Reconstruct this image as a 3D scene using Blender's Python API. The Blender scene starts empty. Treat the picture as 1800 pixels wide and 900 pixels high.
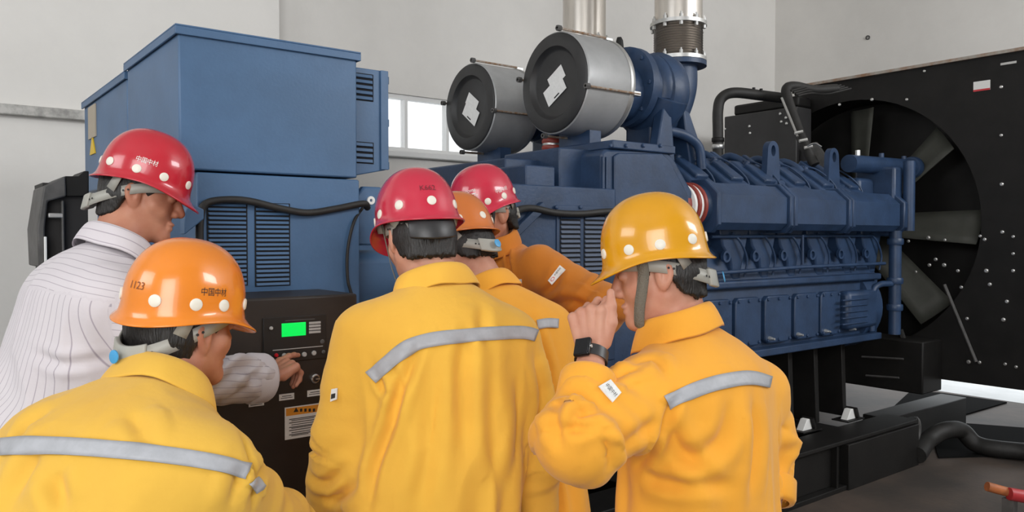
import bpy, bmesh, math, random
import numpy as np
from mathutils import Vector, Matrix, Euler
from mathutils.bvhtree import BVHTree

random.seed(7)
SC = bpy.context.scene
COL = SC.collection

# ------------------------------------------------------------------ camera, sky, sun, exposure
CAM_H = 1.55
FPX = 1391.0                                   # focal length in pixels of the 1800 px wide frame
YAW = math.radians(37.7)                       # camera heading measured from +Y towards +X
PITCH = math.radians(1.318)                    # looking slightly down
FWD = np.array([math.sin(YAW) * math.cos(PITCH), math.cos(YAW) * math.cos(PITCH), -math.sin(PITCH)])
RGT = np.array([math.cos(YAW), -math.sin(YAW), 0.0])
UPV = np.cross(RGT, FWD)
CAM = np.array([0.0, 0.0, CAM_H])
cam_d = bpy.data.cameras.new('camera')
cam_d.sensor_width = 36.0
cam_d.lens = 36.0 * FPX / 1800.0
cam_d.clip_start = 0.05
cam = bpy.data.objects.new('camera', cam_d)
COL.objects.link(cam)
m = Matrix(((RGT[0], UPV[0], -FWD[0], 0), (RGT[1], UPV[1], -FWD[1], 0), (RGT[2], UPV[2], -FWD[2], CAM_H), (0, 0, 0, 1)))
cam.matrix_world = m
SC.camera = cam

W = bpy.data.worlds.new('sky'); SC.world = W; W.use_nodes = True
bg = W.node_tree.nodes['Background']
bg.inputs[0].default_value = (0.93, 0.97, 1.0, 1); bg.inputs[1].default_value = 1.5

vs = SC.view_settings
vs.view_transform = 'Standard'; vs.look = 'None'; vs.gamma = 1.0; vs.use_curve_mapping = False
vs.exposure = 0.42

def lamp(name, loc, aim, size, size_y, power, color=(1, 1, 1)):
    d = bpy.data.lights.new(name, 'AREA'); d.shape = 'RECTANGLE'; d.size = size; d.size_y = size_y
    d.energy = power; d.color = color
    o = bpy.data.objects.new(name, d); COL.objects.link(o)
    o.location = loc
    o.rotation_euler = (Vector(aim) - Vector(loc)).to_track_quat('-Z', 'Y').to_euler()
    return o
# daylight entering by the big open gate behind the photographer and by a high window
lamp('daylight_gate', (-2.3, -2.35, 2.5), (1.0, 2.4, 1.2), 2.6, 3.0, 98, (1.0, 0.985, 0.96))
lamp('added_front_fill', (5.8, -2.4, 4.0), (5.6, 5.6, 3.9), 3.8, 1.1, 135, (0.98, 0.99, 1.0))  # fill lamp added to lift the back wall and engine on the right
lamp('daylight_high_window', (-3.9, 2.0, 3.6), (2.0, 3.4, 2.0), 3.0, 1.4, 46, (0.97, 0.985, 1.0))

# ------------------------------------------------------------------ pixel helpers (frame 1800 x 900)
def ray(px, py):
    return FWD + RGT * ((px - 900.0) / FPX) - UPV * ((py - 450.0) / FPX)
def D(px, py, d): return CAM + ray(px, py) * d                     # at depth d
def TY(px, py, t):                                                 # on the plane Y = t
    r = ray(px, py); return CAM + r * (t / r[1])
def SX(px, py, s):                                                 # on the plane X = s
    r = ray(px, py); return CAM + r * (s / r[0])
def FZ(px, py, z=0.0):
    r = ray(px, py); return CAM + r * ((z - CAM_H) / r[2])
def pix(p):
    q = np.asarray(p) - CAM; d = q @ FWD
    return 900 + FPX * (q @ RGT) / d, 450 - FPX * (q @ UPV) / d, d

# ------------------------------------------------------------------ materials
MATS = {}
def mat(name, col, rough=0.6, metal=0.0, noise=0.0, nscale=8.0, bump=0.0, bscale=60.0, spec=0.5, col2=None, stretch=None, emit=None, coat=0.0, sheen=0.0, detail=6.0):
    if name in MATS: return MATS[name]
    M = bpy.data.materials.new(name); M.use_nodes = True
    nt = M.node_tree; b = nt.nodes['Principled BSDF']
    b.inputs['Base Color'].default_value = (*col, 1); b.inputs['Roughness'].default_value = rough
    b.inputs['Metallic'].default_value = metal; b.inputs['Specular IOR Level'].default_value = spec
    b.inputs['Coat Weight'].default_value = coat
    if sheen: b.inputs['Sheen Weight'].default_value = sheen
    if emit:
        b.inputs['Emission Color'].default_value = (*emit[0], 1); b.inputs['Emission Strength'].default_value = emit[1]
    if noise or bump:
        tc = nt.nodes.new('ShaderNodeTexCoord')
        vec = tc.outputs['Object']
        if stretch:
            mp = nt.nodes.new('ShaderNodeMapping'); mp.inputs['Scale'].default_value = stretch
            nt.links.new(vec, mp.inputs['Vector']); vec = mp.outputs['Vector']
    if noise:
        n = nt.nodes.new('ShaderNodeTexNoise'); n.inputs['Scale'].default_value = nscale; n.inputs['Detail'].default_value = detail
        n.inputs['Roughness'].default_value = 0.62
        nt.links.new(vec, n.inputs['Vector'])
        r = nt.nodes.new('ShaderNodeValToRGB')
        c2 = col2 if col2 else tuple(c * (1 - noise) for c in col)
        c1 = col if col2 else tuple(min(1, c * (1 + noise * 0.6)) for c in col)
        r.color_ramp.elements[0].position = 0.36; r.color_ramp.elements[0].color = (*c2, 1)
        r.color_ramp.elements[1].position = 0.62; r.color_ramp.elements[1].color = (*c1, 1)
        nt.links.new(n.outputs['Fac'], r.inputs['Fac']); nt.links.new(r.outputs['Color'], b.inputs['Base Color'])
    if bump:
        n2 = nt.nodes.new('ShaderNodeTexNoise'); n2.inputs['Scale'].default_value = bscale; n2.inputs['Detail'].default_value = 4
        nt.links.new(vec, n2.inputs['Vector'])
        bp = nt.nodes.new('ShaderNodeBump'); bp.inputs['Strength'].default_value = bump; bp.inputs['Distance'].default_value = 0.01
        nt.links.new(n2.outputs['Fac'], bp.inputs['Height']); nt.links.new(bp.outputs['Normal'], b.inputs['Normal'])
    MATS[name] = M
    return M

M_WALL = mat('plaster_wall', (0.74, 0.72, 0.69), 0.9, noise=0.06, nscale=0.9, bump=0.12, bscale=25, detail=8)
M_WALLW = mat('white_plaster', (0.72, 0.71, 0.69), 0.9, noise=0.05, nscale=1.5, bump=0.1, bscale=30)
M_FLOOR = mat('stained_concrete_floor', (0.105, 0.079, 0.064), 0.62, spec=0.25, noise=0.5, nscale=1.4, bump=0.1, bscale=40, col2=(0.055, 0.047, 0.042))
M_OUT = mat('outdoor_concrete', (0.75, 0.76, 0.76), 0.8, noise=0.08, nscale=3)
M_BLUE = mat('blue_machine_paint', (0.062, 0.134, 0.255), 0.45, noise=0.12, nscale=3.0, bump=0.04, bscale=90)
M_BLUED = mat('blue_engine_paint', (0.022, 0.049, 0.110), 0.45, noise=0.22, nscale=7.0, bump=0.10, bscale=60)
M_BLACK = mat('black_painted_steel', (0.010, 0.0092, 0.0086), 0.55, spec=0.3, noise=0.3, nscale=5)
M_BLACKR = mat('black_rubber', (0.016, 0.015, 0.014), 0.6, noise=0.25, nscale=20)
M_PANEL = mat('black_control_cabinet_paint', (0.028, 0.022, 0.019), 0.45, noise=0.15, nscale=9)
M_DARKGAP = mat('dark_gap_shade', (0.006, 0.007, 0.01), 0.9)  # near-black colour stands in for shade in vent gaps and the engine valley
M_STEEL = mat('galvanised_steel', (0.55, 0.55, 0.54), 0.38, 0.85, noise=0.2, nscale=4, stretch=(1, 1, 0.3))
M_STAIN = mat('stainless_pipe', (0.66, 0.62, 0.57), 0.3, 0.9, noise=0.14, nscale=3, stretch=(3, 3, 0.4))
M_CAN = mat('grey_filter_can', (0.38, 0.385, 0.39), 0.42, 0.25, noise=0.10, nscale=6)
M_FILTER = mat('black_filter_cap', (0.022, 0.022, 0.023), 0.5, noise=0.2, nscale=9)
M_RUST = mat('rusty_rod', (0.26, 0.15, 0.08), 0.6, 0.5, noise=0.4, nscale=40, col2=(0.4, 0.36, 0.32))
M_BOLT = mat('zinc_bolt', (0.72, 0.72, 0.70), 0.3, 0.8)
M_REDHOSE = mat('red_silicone_hose', (0.28, 0.045, 0.032), 0.4)
M_PAPER = mat('white_label', (0.78, 0.78, 0.77), 0.7, noise=0.05, nscale=60)
M_WHITE = mat('white_paint', (0.82, 0.82, 0.80), 0.5)
M_FRAME = mat('white_window_frame', (0.78, 0.78, 0.77), 0.5)
M_INK = mat('black_ink', (0.02, 0.02, 0.02), 0.7)
M_BLADE = mat('grey_green_fan_blade', (0.065, 0.067, 0.056), 0.6, noise=0.12, nscale=8)
M_DGREY = mat('dark_grey_cast_metal', (0.085, 0.082, 0.08), 0.55, noise=0.3, nscale=12)
M_CONDUIT = mat('dusty_conduit', (0.42, 0.41, 0.39), 0.7, noise=0.35, nscale=14)
M_GLASS = bpy.data.materials.new('window_glass'); M_GLASS.use_nodes = True
_b = M_GLASS.node_tree.nodes['Principled BSDF']; _b.inputs['Transmission Weight'].default_value = 1.0
_b.inputs['Roughness'].default_value = 0.05; _b.inputs['IOR'].default_value = 1.02

# ------------------------------------------------------------------ mesh building
class G:
    """collects geometry (world coordinates) for ONE mesh"""
    def __init__(self): self.v = []; self.f = []
    def add(self, vs, fs):
        o = len(self.v); self.v += [tuple(map(float, p)) for p in vs]; self.f += [tuple(i + o for i in q) for q in fs]; return self
    def box(self, x0, x1, y0, y1, z0, z1):
        vs = [(x, y, z) for x in (x0, x1) for y in (y0, y1) for z in (z0, z1)]
        return self.add(vs, [(0, 1, 3, 2), (4, 6, 7, 5), (0, 4, 5, 1), (2, 3, 7, 6), (0, 2, 6, 4), (1, 5, 7, 3)])
    def obox(self, c, ax, ay, az):                       # oriented box, half axes
        c, ax, ay, az = map(np.asarray, (c, ax, ay, az))
        vs = [c + i * ax + j * ay + k * az for i in (-1, 1) for j in (-1, 1) for k in (-1, 1)]
        return self.add(vs, [(0, 1, 3, 2), (4, 6, 7, 5), (0, 4, 5, 1), (2, 3, 7, 6), (0, 2, 6, 4), (1, 5, 7, 3)])
    def prism(self, poly, axis, lo, hi):                 # poly: list of 2D points in the plane normal to axis
        n = len(poly)
        def p3(a, b, h): return {'x': (h, a, b), 'y': (a, h, b), 'z': (a, b, h)}[axis]
        vs = [p3(a, b, lo) for a, b in poly] + [p3(a, b, hi) for a, b in poly]
        fs = [tuple(range(n))[::-1], tuple(range(n, 2 * n))] + [(i, (i + 1) % n, n + (i + 1) % n, n + i) for i in range(n)]
        return self.add(vs, fs)
    def lathe(self, prof, base, axis, n=32, a0=0.0, caps=True):  # prof: (radius, height along axis)
        base = np.asarray(base, float); ax = np.asarray(axis, float); ax = ax / np.linalg.norm(ax)
        h = np.array([0, 0, 1.0]) if abs(ax[2]) < 0.9 else np.array([1.0, 0, 0])
        u = np.cross(ax, h); u /= np.linalg.norm(u); w = np.cross(ax, u)
        vs = []; fs = []
        for r, z in prof:
            for i in range(n):
                a = a0 + 2 * math.pi * i / n
                vs.append(base + ax * z + (u * math.cos(a) + w * math.sin(a)) * r)
        for k in range(len(prof) - 1):
            for i in range(n):
                j = (i + 1) % n
                fs.append((k * n + i, k * n + j, (k + 1) * n + j, (k + 1) * n + i))
        if caps:
            fs.append(tuple(range(n))[::-1]); fs.append(tuple(range((len(prof) - 1) * n, len(prof) * n)))
        return self.add(vs, fs)
    def cyl(self, a, b, r, n=20, r2=None):
        a = np.asarray(a, float); b = np.asarray(b, float)
        return self.lathe([(r, 0), (r if r2 is None else r2, np.linalg.norm(b - a))], a, b - a, n)
    def tube(self, path, r, n=12, caps=True):
        P = [np.asarray(p, float) for p in path]; m_ = len(P)
        rr = r if hasattr(r, '__len__') else [r] * m_
        vs = []; fs = []; up = None
        for i in range(m_):
            t = P[min(i + 1, m_ - 1)] - P[max(i - 1, 0)]; t = t / (np.linalg.norm(t) + 1e-9)
            if up is None:
                h = np.array([0, 0, 1.0]) if abs(t[2]) < 0.9 else np.array([1.0, 0, 0])
                up = np.cross(t, h)
            up = up - t * (up @ t); up /= np.linalg.norm(up) + 1e-9; w = np.cross(t, up)
            for k in range(n):
                a = 2 * math.pi * k / n
                vs.append(P[i] + (up * math.cos(a) + w * math.sin(a)) * rr[i])
        for i in range(m_ - 1):
            for k in range(n):
                j = (k + 1) % n; fs.append((i * n + k, i * n + j, (i + 1) * n + j, (i + 1) * n + k))
        if caps: fs.append(tuple(range(n))[::-1]); fs.append(tuple(range((m_ - 1) * n, m_ * n)))
        return self.add(vs, fs)

def curve(pts, n=8):
    """Catmull-Rom through points"""
    P = [np.asarray(p, float) for p in pts]; P = [2 * P[0] - P[1]] + P + [2 * P[-1] - P[-2]]
    out = []
    for i in range(1, len(P) - 2):
        for k in range(n):
            t = k / n; a, b, c, d = P[i - 1], P[i], P[i + 1], P[i + 2]
            out.append(0.5 * (2 * b + (c - a) * t + (2 * a - 5 * b + 4 * c - d) * t * t + (3 * b - a - 3 * c + d) * t ** 3))
    out.append(P[-2]); return out

def fixn(me):
    bm = bmesh.new(); bm.from_mesh(me); bmesh.ops.recalc_face_normals(bm, faces=bm.faces); bm.to_mesh(me); bm.free()

def wloc(o):
    return Vector((0, 0, 0)) if o is None else wloc(o.parent) + o.location

def tag(o, label=None, cat=None, group=None, kind=None):
    if label: o['label'] = label
    if cat: o['category'] = cat
    if group: o['group'] = group
    if kind: o['kind'] = kind
    return o

def thing(name, loc, label, cat, group=None):
    o = bpy.data.objects.new(name, None); COL.objects.link(o); o.location = loc; o.empty_display_size = 0.1
    return tag(o, label, cat, group)

def obj(name, g, material, parent=None, bevel=0.0, smooth=40, segs=2, label=None, fix=True):
    """g holds world coordinates; the mesh is stored relative to its parent (or to its own base centre)"""
    V = np.array(g.v, float)
    off = np.array(wloc(parent)) if parent is not None else np.array([(V[:, 0].min() + V[:, 0].max()) / 2, (V[:, 1].min() + V[:, 1].max()) / 2, V[:, 2].min()])
    me = bpy.data.meshes.new(name); me.from_pydata((V - off).tolist(), [], g.f); me.update()
    if fix: fixn(me)
    if smooth:
        me.shade_smooth(); me.set_sharp_from_angle(angle=math.radians(smooth))
    me.materials.append(material)
    o = bpy.data.objects.new(name, me); COL.objects.link(o)
    if parent is not None: o.parent = parent
    else: o.location = off
    if bevel:
        b = o.modifiers.new('bevel', 'BEVEL'); b.width = bevel; b.segments = segs; b.limit_method = 'ANGLE'; b.angle_limit = math.radians(50)
    if label: o['label'] = label
    return o

def share(src, parent, loc, name=None, rot=None, scale=None):
    """linked copy of a template part at a world position under parent"""
    o = src.copy(); COL.objects.link(o); o.parent = parent
    o.location = Vector(loc) - wloc(parent)
    if rot is not None: o.rotation_euler = rot
    if scale is not None: o.scale = scale
    return o

TEMPL = {}
def stamp(key, builder, material, parent, loc, rot=None, scale=None, bevel=0.0):
    """part number one makes the mesh (built about the origin), the others share its data"""
    if key not in TEMPL:
        g = builder(); me = bpy.data.meshes.new(key); me.from_pydata(g.v, [], g.f); me.update(); fixn(me)
        me.shade_smooth(); me.set_sharp_from_angle(angle=math.radians(35)); me.materials.append(material)
        TEMPL[key] = me
    o = bpy.data.objects.new(key.split('__')[0], TEMPL[key]); COL.objects.link(o); o.parent = parent
    o.location = Vector(loc) - wloc(parent) if parent is not None else Vector(loc)
    if rot is not None: o.rotation_euler = rot
    if scale is not None: o.scale = scale
    if bevel:
        b = o.modifiers.new('bevel', 'BEVEL'); b.width = bevel; b.segments = 2
    return o

def struct(name, g, material, bevel=0.0, parent=None):
    o = obj(name, g, material, parent, bevel); o['kind'] = 'structure'; return o

def text_mesh(body, size, extrude=0.0):
    """flat lettering as vertices and faces in the XY plane, centred"""
    c = bpy.data.curves.new('lettering', 'FONT'); c.body = body; c.size = size; c.extrude = extrude
    c.align_x = 'CENTER'; c.align_y = 'CENTER'; c.resolution_u = 3
    t = bpy.data.objects.new('lettering_tmp', c); COL.objects.link(t)
    dg = bpy.context.evaluated_depsgraph_get(); me = t.evaluated_get(dg).to_mesh()
    vs = [tuple(v.co) for v in me.vertices]; fs = [tuple(p.vertices) for p in me.polygons]
    t.evaluated_get(dg).to_mesh_clear()
    bpy.data.objects.remove(t); bpy.data.curves.remove(c)
    return vs, fs

def text_flat(name, body, size, origin, right, up, material, parent, label=None, sx=1.0):
    vs, fs = text_mesh(body, size)
    o_, r_, u_ = map(np.asarray, (origin, right, up))
    g = G().add([o_ + r_ * (v[0] * sx) + u_ * v[1] for v in vs], fs)
    return obj(name, g, material, parent, smooth=0, label=label, fix=False)
# ------------------------------------------------------------------ the room
X0, X1, Y0, Y1, ZC = -4.5, 8.3, -2.6, 5.6, 5.2
struct('floor', G().box(X0, X1, Y0, Y1, -0.12, 0.0), M_FLOOR)
struct('ceiling', G().box(X0, X1, Y0, Y1 + 0.25, ZC, ZC + 0.15), M_WALLW)
tag(obj('outdoor_ground', G().box(X1, 30, -10, 14, -0.14, -0.02), M_OUT), kind='structure')
WX0, WX1, WZ0, WZ1 = 2.06, 4.06, 2.245, 2.705        # window opening in the back wall
def wall_hole(name, axis, lo, hi, a0, a1, z0, z1, ha0, ha1, hz0, hz1, material):
    g = G()
    for (p, q, r, s) in ((a0, ha0, z0, z1), (ha1, a1, z0, z1), (ha0, ha1, z0, hz0), (ha0, ha1, hz1, z1)):
        if q - p < 1e-4 or s - r < 1e-4: continue
        if axis == 'y': g.box(p, q, lo, hi, r, s)
        else: g.box(lo, hi, p, q, r, s)
    return struct(name, g, material)
wall_hole('wall_back', 'y', Y1, Y1 + 0.25, X0, X1 + 0.25, 0, ZC, WX0, WX1, WZ0, WZ1, M_WALL)
wall_hole('wall_right', 'x', X1, X1 + 0.25, Y0, Y1, 0, ZC, 1.7, 5.0, 0, 2.75, M_WALL)
wall_hole('wall_left', 'x', X0 - 0.25, X0, Y0, Y1, 0, ZC, 0.4, 3.6, 2.8, 4.4, M_WALLW)
wall_hole('wall_front_fill_opening', 'y', Y0 - 0.25, Y0, 1.0, X1, 0, ZC, 3.8, 7.9, 3.3, 4.7, M_WALLW)  # unseen opening added to go with the front fill lamp
wall_hole('wall_front', 'y', Y0 - 0.25, Y0, X0, 1.0, 0, ZC, -3.9, -0.4, 0, 4.2, M_WALLW)
# pilaster on the back wall, its right edge at x=490 of the photograph
pe = TY(491, 60, Y1 - 0.18)[0]
YL = Y1 - 0.18
struct('wall_back_step', G().box(X0, pe, YL, Y1 - 0.001, 0, ZC), M_WALL)
# window frame with panes and sill
w = G()
fy0, fy1 = Y1 + 0.02, Y1 + 0.09
win = struct('window_1', G().box(WX0, WX1, fy0, fy1, WZ0, WZ0 + 0.035).box(WX0, WX1, fy0, fy1, WZ1 - 0.035, WZ1)
             .box(WX0, WX0 + 0.035, fy0, fy1, WZ0 + 0.035, WZ1 - 0.035).box(WX1 - 0.035, WX1, fy0, fy1, WZ0 + 0.035, WZ1 - 0.035), M_FRAME)
xs = [WX0 + 0.035] + [2.46, 2.86, 3.26, 3.66] + [WX1 - 0.035]
for x in xs[1:-1]: obj('mullion', G().box(x - 0.014, x + 0.014, fy0, fy1, WZ0 + 0.035, WZ1 - 0.035), M_FRAME, win)
for a, b in zip(xs[:-1], xs[1:]): obj('pane', G().box(a + 0.01, b - 0.01, fy0 + 0.03, fy0 + 0.036, WZ0 + 0.035, WZ1 - 0.035), M_GLASS, win)
struct('window_sill', G().box(WX0 - 0.06, WX1 + 0.06, Y1 - 0.06, Y1 + 0.02, WZ0 - 0.05, WZ0), M_FRAME, 0.008)
# conduit running along the wall behind the white shirt
cz = TY(70, 197, YL - 0.04)[2]
cd = thing('wall_conduit', (-1.0, YL - 0.04, cz), 'dusty grey flat conduit running along the wall at far left', 'conduit')
obj('trunking', G().box(-4.0, 1.1, YL - 0.06, YL - 0.002, cz - 0.03, cz + 0.03), M_CONDUIT, cd, 0.006)
for x in (-1.6, -0.95, -0.3, 0.35): obj('clip', G().box(x - 0.02, x + 0.02, YL - 0.066, YL - 0.002, cz - 0.036, cz + 0.036), M_DGREY, cd, 0.003)
# small ring anchor and stains on the wall
p = SX(1525, 66, X1 - 0.01)
o = obj('wall_ring', G().lathe([(0.014, 0), (0.024, 0), (0.024, 0.012), (0.014, 0.012), (0.014, 0)], (X1 - 0.012, p[1], p[2]), (1, 0, 0), 20, caps=False), M_DGREY)
tag(o, 'small dark round ring set in the wall above the radiator', 'ring')
# ------------------------------------------------------------------ alternator
TA = 2.65                                             # near side plane of the alternator
AX0 = TY(313, 43, TA)[0]; AX1 = TY(627, 95, TA)[0]; AZT = TY(313, 46, TA)[2]
SEAM = TY(480, 307, TA)[2]
alt = thing('alternator', ((AX0 + AX1) / 2, 3.45, 0.33), 'big blue box-shaped alternator with louvred sides behind the white shirt', 'alternator')
def lid(g, x0, x1, y0, y1, z):
    return g.box(x0 - 0.012, x1 + 0.012, y0 - 0.012, y1 + 0.012, z, z + 0.006).box(x0 - 0.012, x1 + 0.012, y0 - 0.012, y0 - 0.004, z - 0.026, z) \
        .box(x0 - 0.012, x0 - 0.004, y0 - 0.004, y1 + 0.012, z - 0.026, z).box(x1 + 0.004, x1 + 0.012, y0 - 0.004, y1 + 0.012, z - 0.026, z)
tb1 = obj('terminal_box', G().box(AX0, AX1, TA, 3.36, SEAM + 0.003, AZT), M_BLUE, alt, 0.006)
obj('lid', lid(G(), AX0, AX1, TA, 3.36, AZT), M_BLUE, tb1, 0.002)
tb2 = obj('terminal_box', G().box(AX0 + 0.01, AX1, 3.42, 4.33, SEAM + 0.003, AZT - 0.02), M_BLUE, alt, 0.006)
obj('lid', lid(G(), AX0 + 0.01, AX1, 3.42, 4.33, AZT - 0.02), M_BLUE, tb2, 0.002)
obj('box_spacer', G().box(AX0 + 0.05, AX1 - 0.05, 3.36, 3.42, SEAM + 0.003, AZT - 0.06), M_BLUE, alt)
bolt_b = lambda: G().lathe([(0.009, 0), (0.009, 0.006), (0.006, 0.009)], (0, 0, 0), (0, 0, 1), 8)
for x, y in ((AX0 + 0.03, TA + 0.03), ((AX0 + AX1) / 2, TA + 0.03), (AX1 - 0.03, TA + 0.03), (AX0 + 0.03, 3.3)):
    stamp('lid_bolt', bolt_b, M_BLUE, alt, (x, y, AZT + 0.005))
# lower side housing
HX0 = TY(346, 400, TA)[0]
obj('side_housing', G().box(HX0, AX1 + 0.01, TA + 0.002, 4.28, 0.45, SEAM - 0.003), M_BLUE, alt, 0.006)
obj('mounting_foot', G().box(HX0 + 0.02, AX1, TA + 0.05, TA + 0.25, 0.34, 0.45), M_BLUE, alt, 0.006)
obj('mounting_foot', G().box(HX0 + 0.02, AX1, 4.0, 4.2, 0.34, 0.45), M_BLUE, alt, 0.006)
obj('end_bell', G().lathe([(0.52, 0), (0.52, 0.03), (0.44, 0.06), (0.20, 0.07)], (HX0, 3.45, 1.05), (-1, 0, 0), 40), M_BLUE, alt)
def vent(parent, x0, x1, z0, z1, y, pitch, name='louver', frac=0.62, matl=None):
    obj('vent_gap_shade', G().box(x0 - 0.004, x1 + 0.004, y - 0.0015, y + 0.004, z0, z1), M_DARKGAP, parent)  # black plate painted as the shaded openings between louvers
    n = int(round((z1 - z0) / pitch)); p_ = (z1 - z0) / n; L = x1 - x0
    key = 'louver__%.4f_%.4f' % (L, p_)
    def b():
        return G().prism([(-L / 2, 0), (L / 2, 0), (L / 2, p_ * frac), (-L / 2, p_ * frac)], 'y', -0.001, 0.002) if False else \
            G().add([(-L / 2, 0, 0), (L / 2, 0, 0), (L / 2, 0, p_ * frac), (-L / 2, 0, p_ * frac), (-L / 2 + .002, -0.006, 0.001), (L / 2 - .002, -0.006, 0.001), (L / 2 - .002, -0.002, p_ * frac), (-L / 2 + .002, -0.002, p_ * frac)],
                    [(0, 1, 2, 3), (4, 7, 6, 5), (0, 4, 5, 1), (1, 5, 6, 2), (2, 6, 7, 3), (3, 7, 4, 0)])
    for i in range(n):
        stamp(key, b, matl or M_BLUE, parent, ((x0 + x1) / 2, y - 0.0015, z0 + (i + 0.2) * p_))
for xa, xb in ((366, 433), (450, 508)):
    a = TY(xa, 420, TA); b = TY(xb, 420, TA)
    vent(alt, a[0], b[0], TY((xa + xb) / 2, 503, TA)[2], TY((xa + xb) / 2, 357, TA)[2], TA + 0.001, 0.0148)
# louvred side door box to the right of the terminal box
LY = 2.80
lx0, lx1 = AX1 + 0.012, TY(679, 200, LY)[0]
lz0, lz1 = TY(627, 314, LY)[2], TY(627, 118, LY)[2]
db = obj('louvred_door_box', G().add([(lx0, LY, lz0), (lx1, LY, lz0 + 0.04), (lx1, LY, lz1), (lx0, LY, lz1), (lx0, 3.3, lz0), (lx1, 3.3, lz0 + 0.04), (lx1, 3.3, lz1), (lx0, 3.3, lz1)],
         [(0, 1, 2, 3), (4, 7, 6, 5), (0, 4, 5, 1), (1, 5, 6, 2), (2, 6, 7, 3), (3, 7, 4, 0)]), M_BLUE, alt, 0.004)
obj('door_lip', G().box(lx1 - 0.028, lx1 + 0.006, LY - 0.008, LY, lz0 + 0.04, lz1), M_BLUE, db, 0.002)
vent(db, lx0 + 0.005, lx0 + 0.13, TY(645, 178, LY)[2], TY(645, 130, LY)[2], LY, 0.021)
vent(db, lx0 + 0.005, lx0 + 0.13, TY(645, 288, LY)[2], TY(645, 250, LY)[2], LY, 0.021)
for py in (141, 216, 291):
    q = TY(682, py, LY); obj('hinge', G().cyl((lx1 + 0.008, LY + 0.01, q[2] - 0.014), (lx1 + 0.008, LY + 0.01, q[2] + 0.014), 0.009, 10), M_BLUE, db)
# round stator frame between box and engine, with lifting lug
obj('stator_frame', G().lathe([(0.70, 0), (0.72, 0.02), (0.72, 0.62), (0.66, 0.66), (0.66, 0.78)], (AX1 + 0.01, 3.50, 1.06), (1, 0, 0), 48), M_BLUE, alt)
obj('stator_side', G().box(AX1 + 0.01, 2.06, 2.78, 4.2, 0.45, 1.50), M_BLUE, alt, 0.05)
lug = TY(652, 358, 2.74)
obj('lifting_lug', G().prism([(lug[0] - 0.06, lug[2] - 0.16), (lug[0] + 0.075, lug[2] - 0.16), (lug[0] + 0.075, lug[2] + 0.02), (lug[0] + 0.045, lug[2] + 0.065), (lug[0] - 0.03, lug[2] + 0.065), (lug[0] - 0.06, lug[2] + 0.03)], 'y', 2.735, 2.775), M_BLUE, alt, 0.008)
obj('lug_eye', G().lathe([(0.006, 0), (0.016, 0), (0.016, 0.01), (0.006, 0.01), (0.006, 0)], (lug[0] - 0.005, 2.727, lug[2] + 0.012), (0, 1, 0), 16, caps=False), M_WHITE, alt)
q = TY(350, 385, TA - 0.03)
obj('corner_bracket', G().prism([(q[0] - 0.05, q[2] - 0.05), (q[0] + 0.01, q[2] + 0.0), (q[0] + 0.01, q[2] + 0.03), (q[0] - 0.03, q[2] + 0.05), (q[0] - 0.05, q[2] + 0.02)], 'y', TA - 0.05, TA + 0.002), M_BLUE, alt, 0.004)
q = SX(156, 215, AX0 - 0.003)
obj('rating_plate', G().box(AX0 + 0.004, AX0 + 0.0095, q[1] - 0.11, q[1] + 0.06, q[2] - 0.075, q[2] + 0.075), mat('beige_plate', (0.42, 0.36, 0.28), 0.5), alt)
q = SX(158, 258, AX0 - 0.003)
obj('warning_triangle', G().prism([(q[1] - 0.07, q[2] - 0.035), (q[1] + 0.05, q[2] - 0.035), (q[1] - 0.01, q[2] + 0.05)], 'x', AX0 + 0.004, AX0 + 0.0095), mat('warning_yellow', (0.75, 0.50, 0.03), 0.5), alt)

# black power cable slung along the alternator side
def cable(name, pxs, r, label, t, cat='cable', n=6):
    pts = [TY(a, b, t if len(c) == 0 else c[0]) for a, b, *c in pxs]
    return tag(obj(name, G().tube(curve(pts, n), r, 10), M_BLACKR), label, cat)
cable('power_cable', [(352, 520), (351, 440), (352, 385), (362, 358), (400, 351), (440, 354), (490, 366), (540, 374), (590, 367), (638, 358), (646, 365, 2.66)], 0.0125, 'thick black cable slung across the louvred alternator side', TA - 0.018)
cable('power_cable', [(640, 362, 2.69), (622, 390), (611, 440), (611, 490), (618, 520), (620, 560)], 0.0055, 'thin black cable hanging down beside the control cabinet', TA - 0.009)
cable('power_cable', [(868, 410, 2.60), (885, 392, 2.62), (908, 371, 2.66), (935, 366), (975, 374), (1020, 376), (1065, 372), (1110, 372)], 0.0155, 'thick black cable sagging across the vented blue engine panel', 2.70)

# ------------------------------------------------------------------ dark cast hood at far left
HY = 3.55
def hp(px, py, t=HY): q = TY(px, py, t); return (q[0], q[2])
hd = thing('outlet_hood', (0.2, HY + 0.1, 0.0), 'dark grey metal hood with open slotted front left of the alternator', 'hood')
outl = [hp(68, 470), hp(65, 402), hp(77, 327), hp(115, 309), hp(117, 345), hp(84, 354), hp(79, 400), hp(79, 470)]
obj('hood_shell', G().prism(outl, 'y', HY, HY + 0.30), M_DGREY, hd, 0.006)
obj('hood_back', G().box(hp(80, 400)[0], hp(160, 400)[0], HY + 0.06, HY + 0.30, 0.0, hp(117, 312)[1] - 0.02), mat('hood_inner_black', (0.02, 0.018, 0.018), 0.7), hd)
obj('hood_top', G().prism([hp(115, 309), hp(140, 309), hp(150, 300), hp(158, 300), hp(158, 345), hp(117, 345)], 'y', HY + 0.02, HY + 0.26), M_BLACK, hd, 0.004)
obj('crossbar', G().box(hp(80, 0)[0], hp(108, 0)[0], HY + 0.01, HY + 0.05, hp(90, 383)[1], hp(90, 374)[1]), M_STEEL, hd, 0.004)
obj('upright', G().box(hp(104, 0)[0], hp(109, 0)[0], HY + 0.01, HY + 0.06, 0.0, hp(100, 352)[1]), M_DGREY, hd, 0.004)
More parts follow.
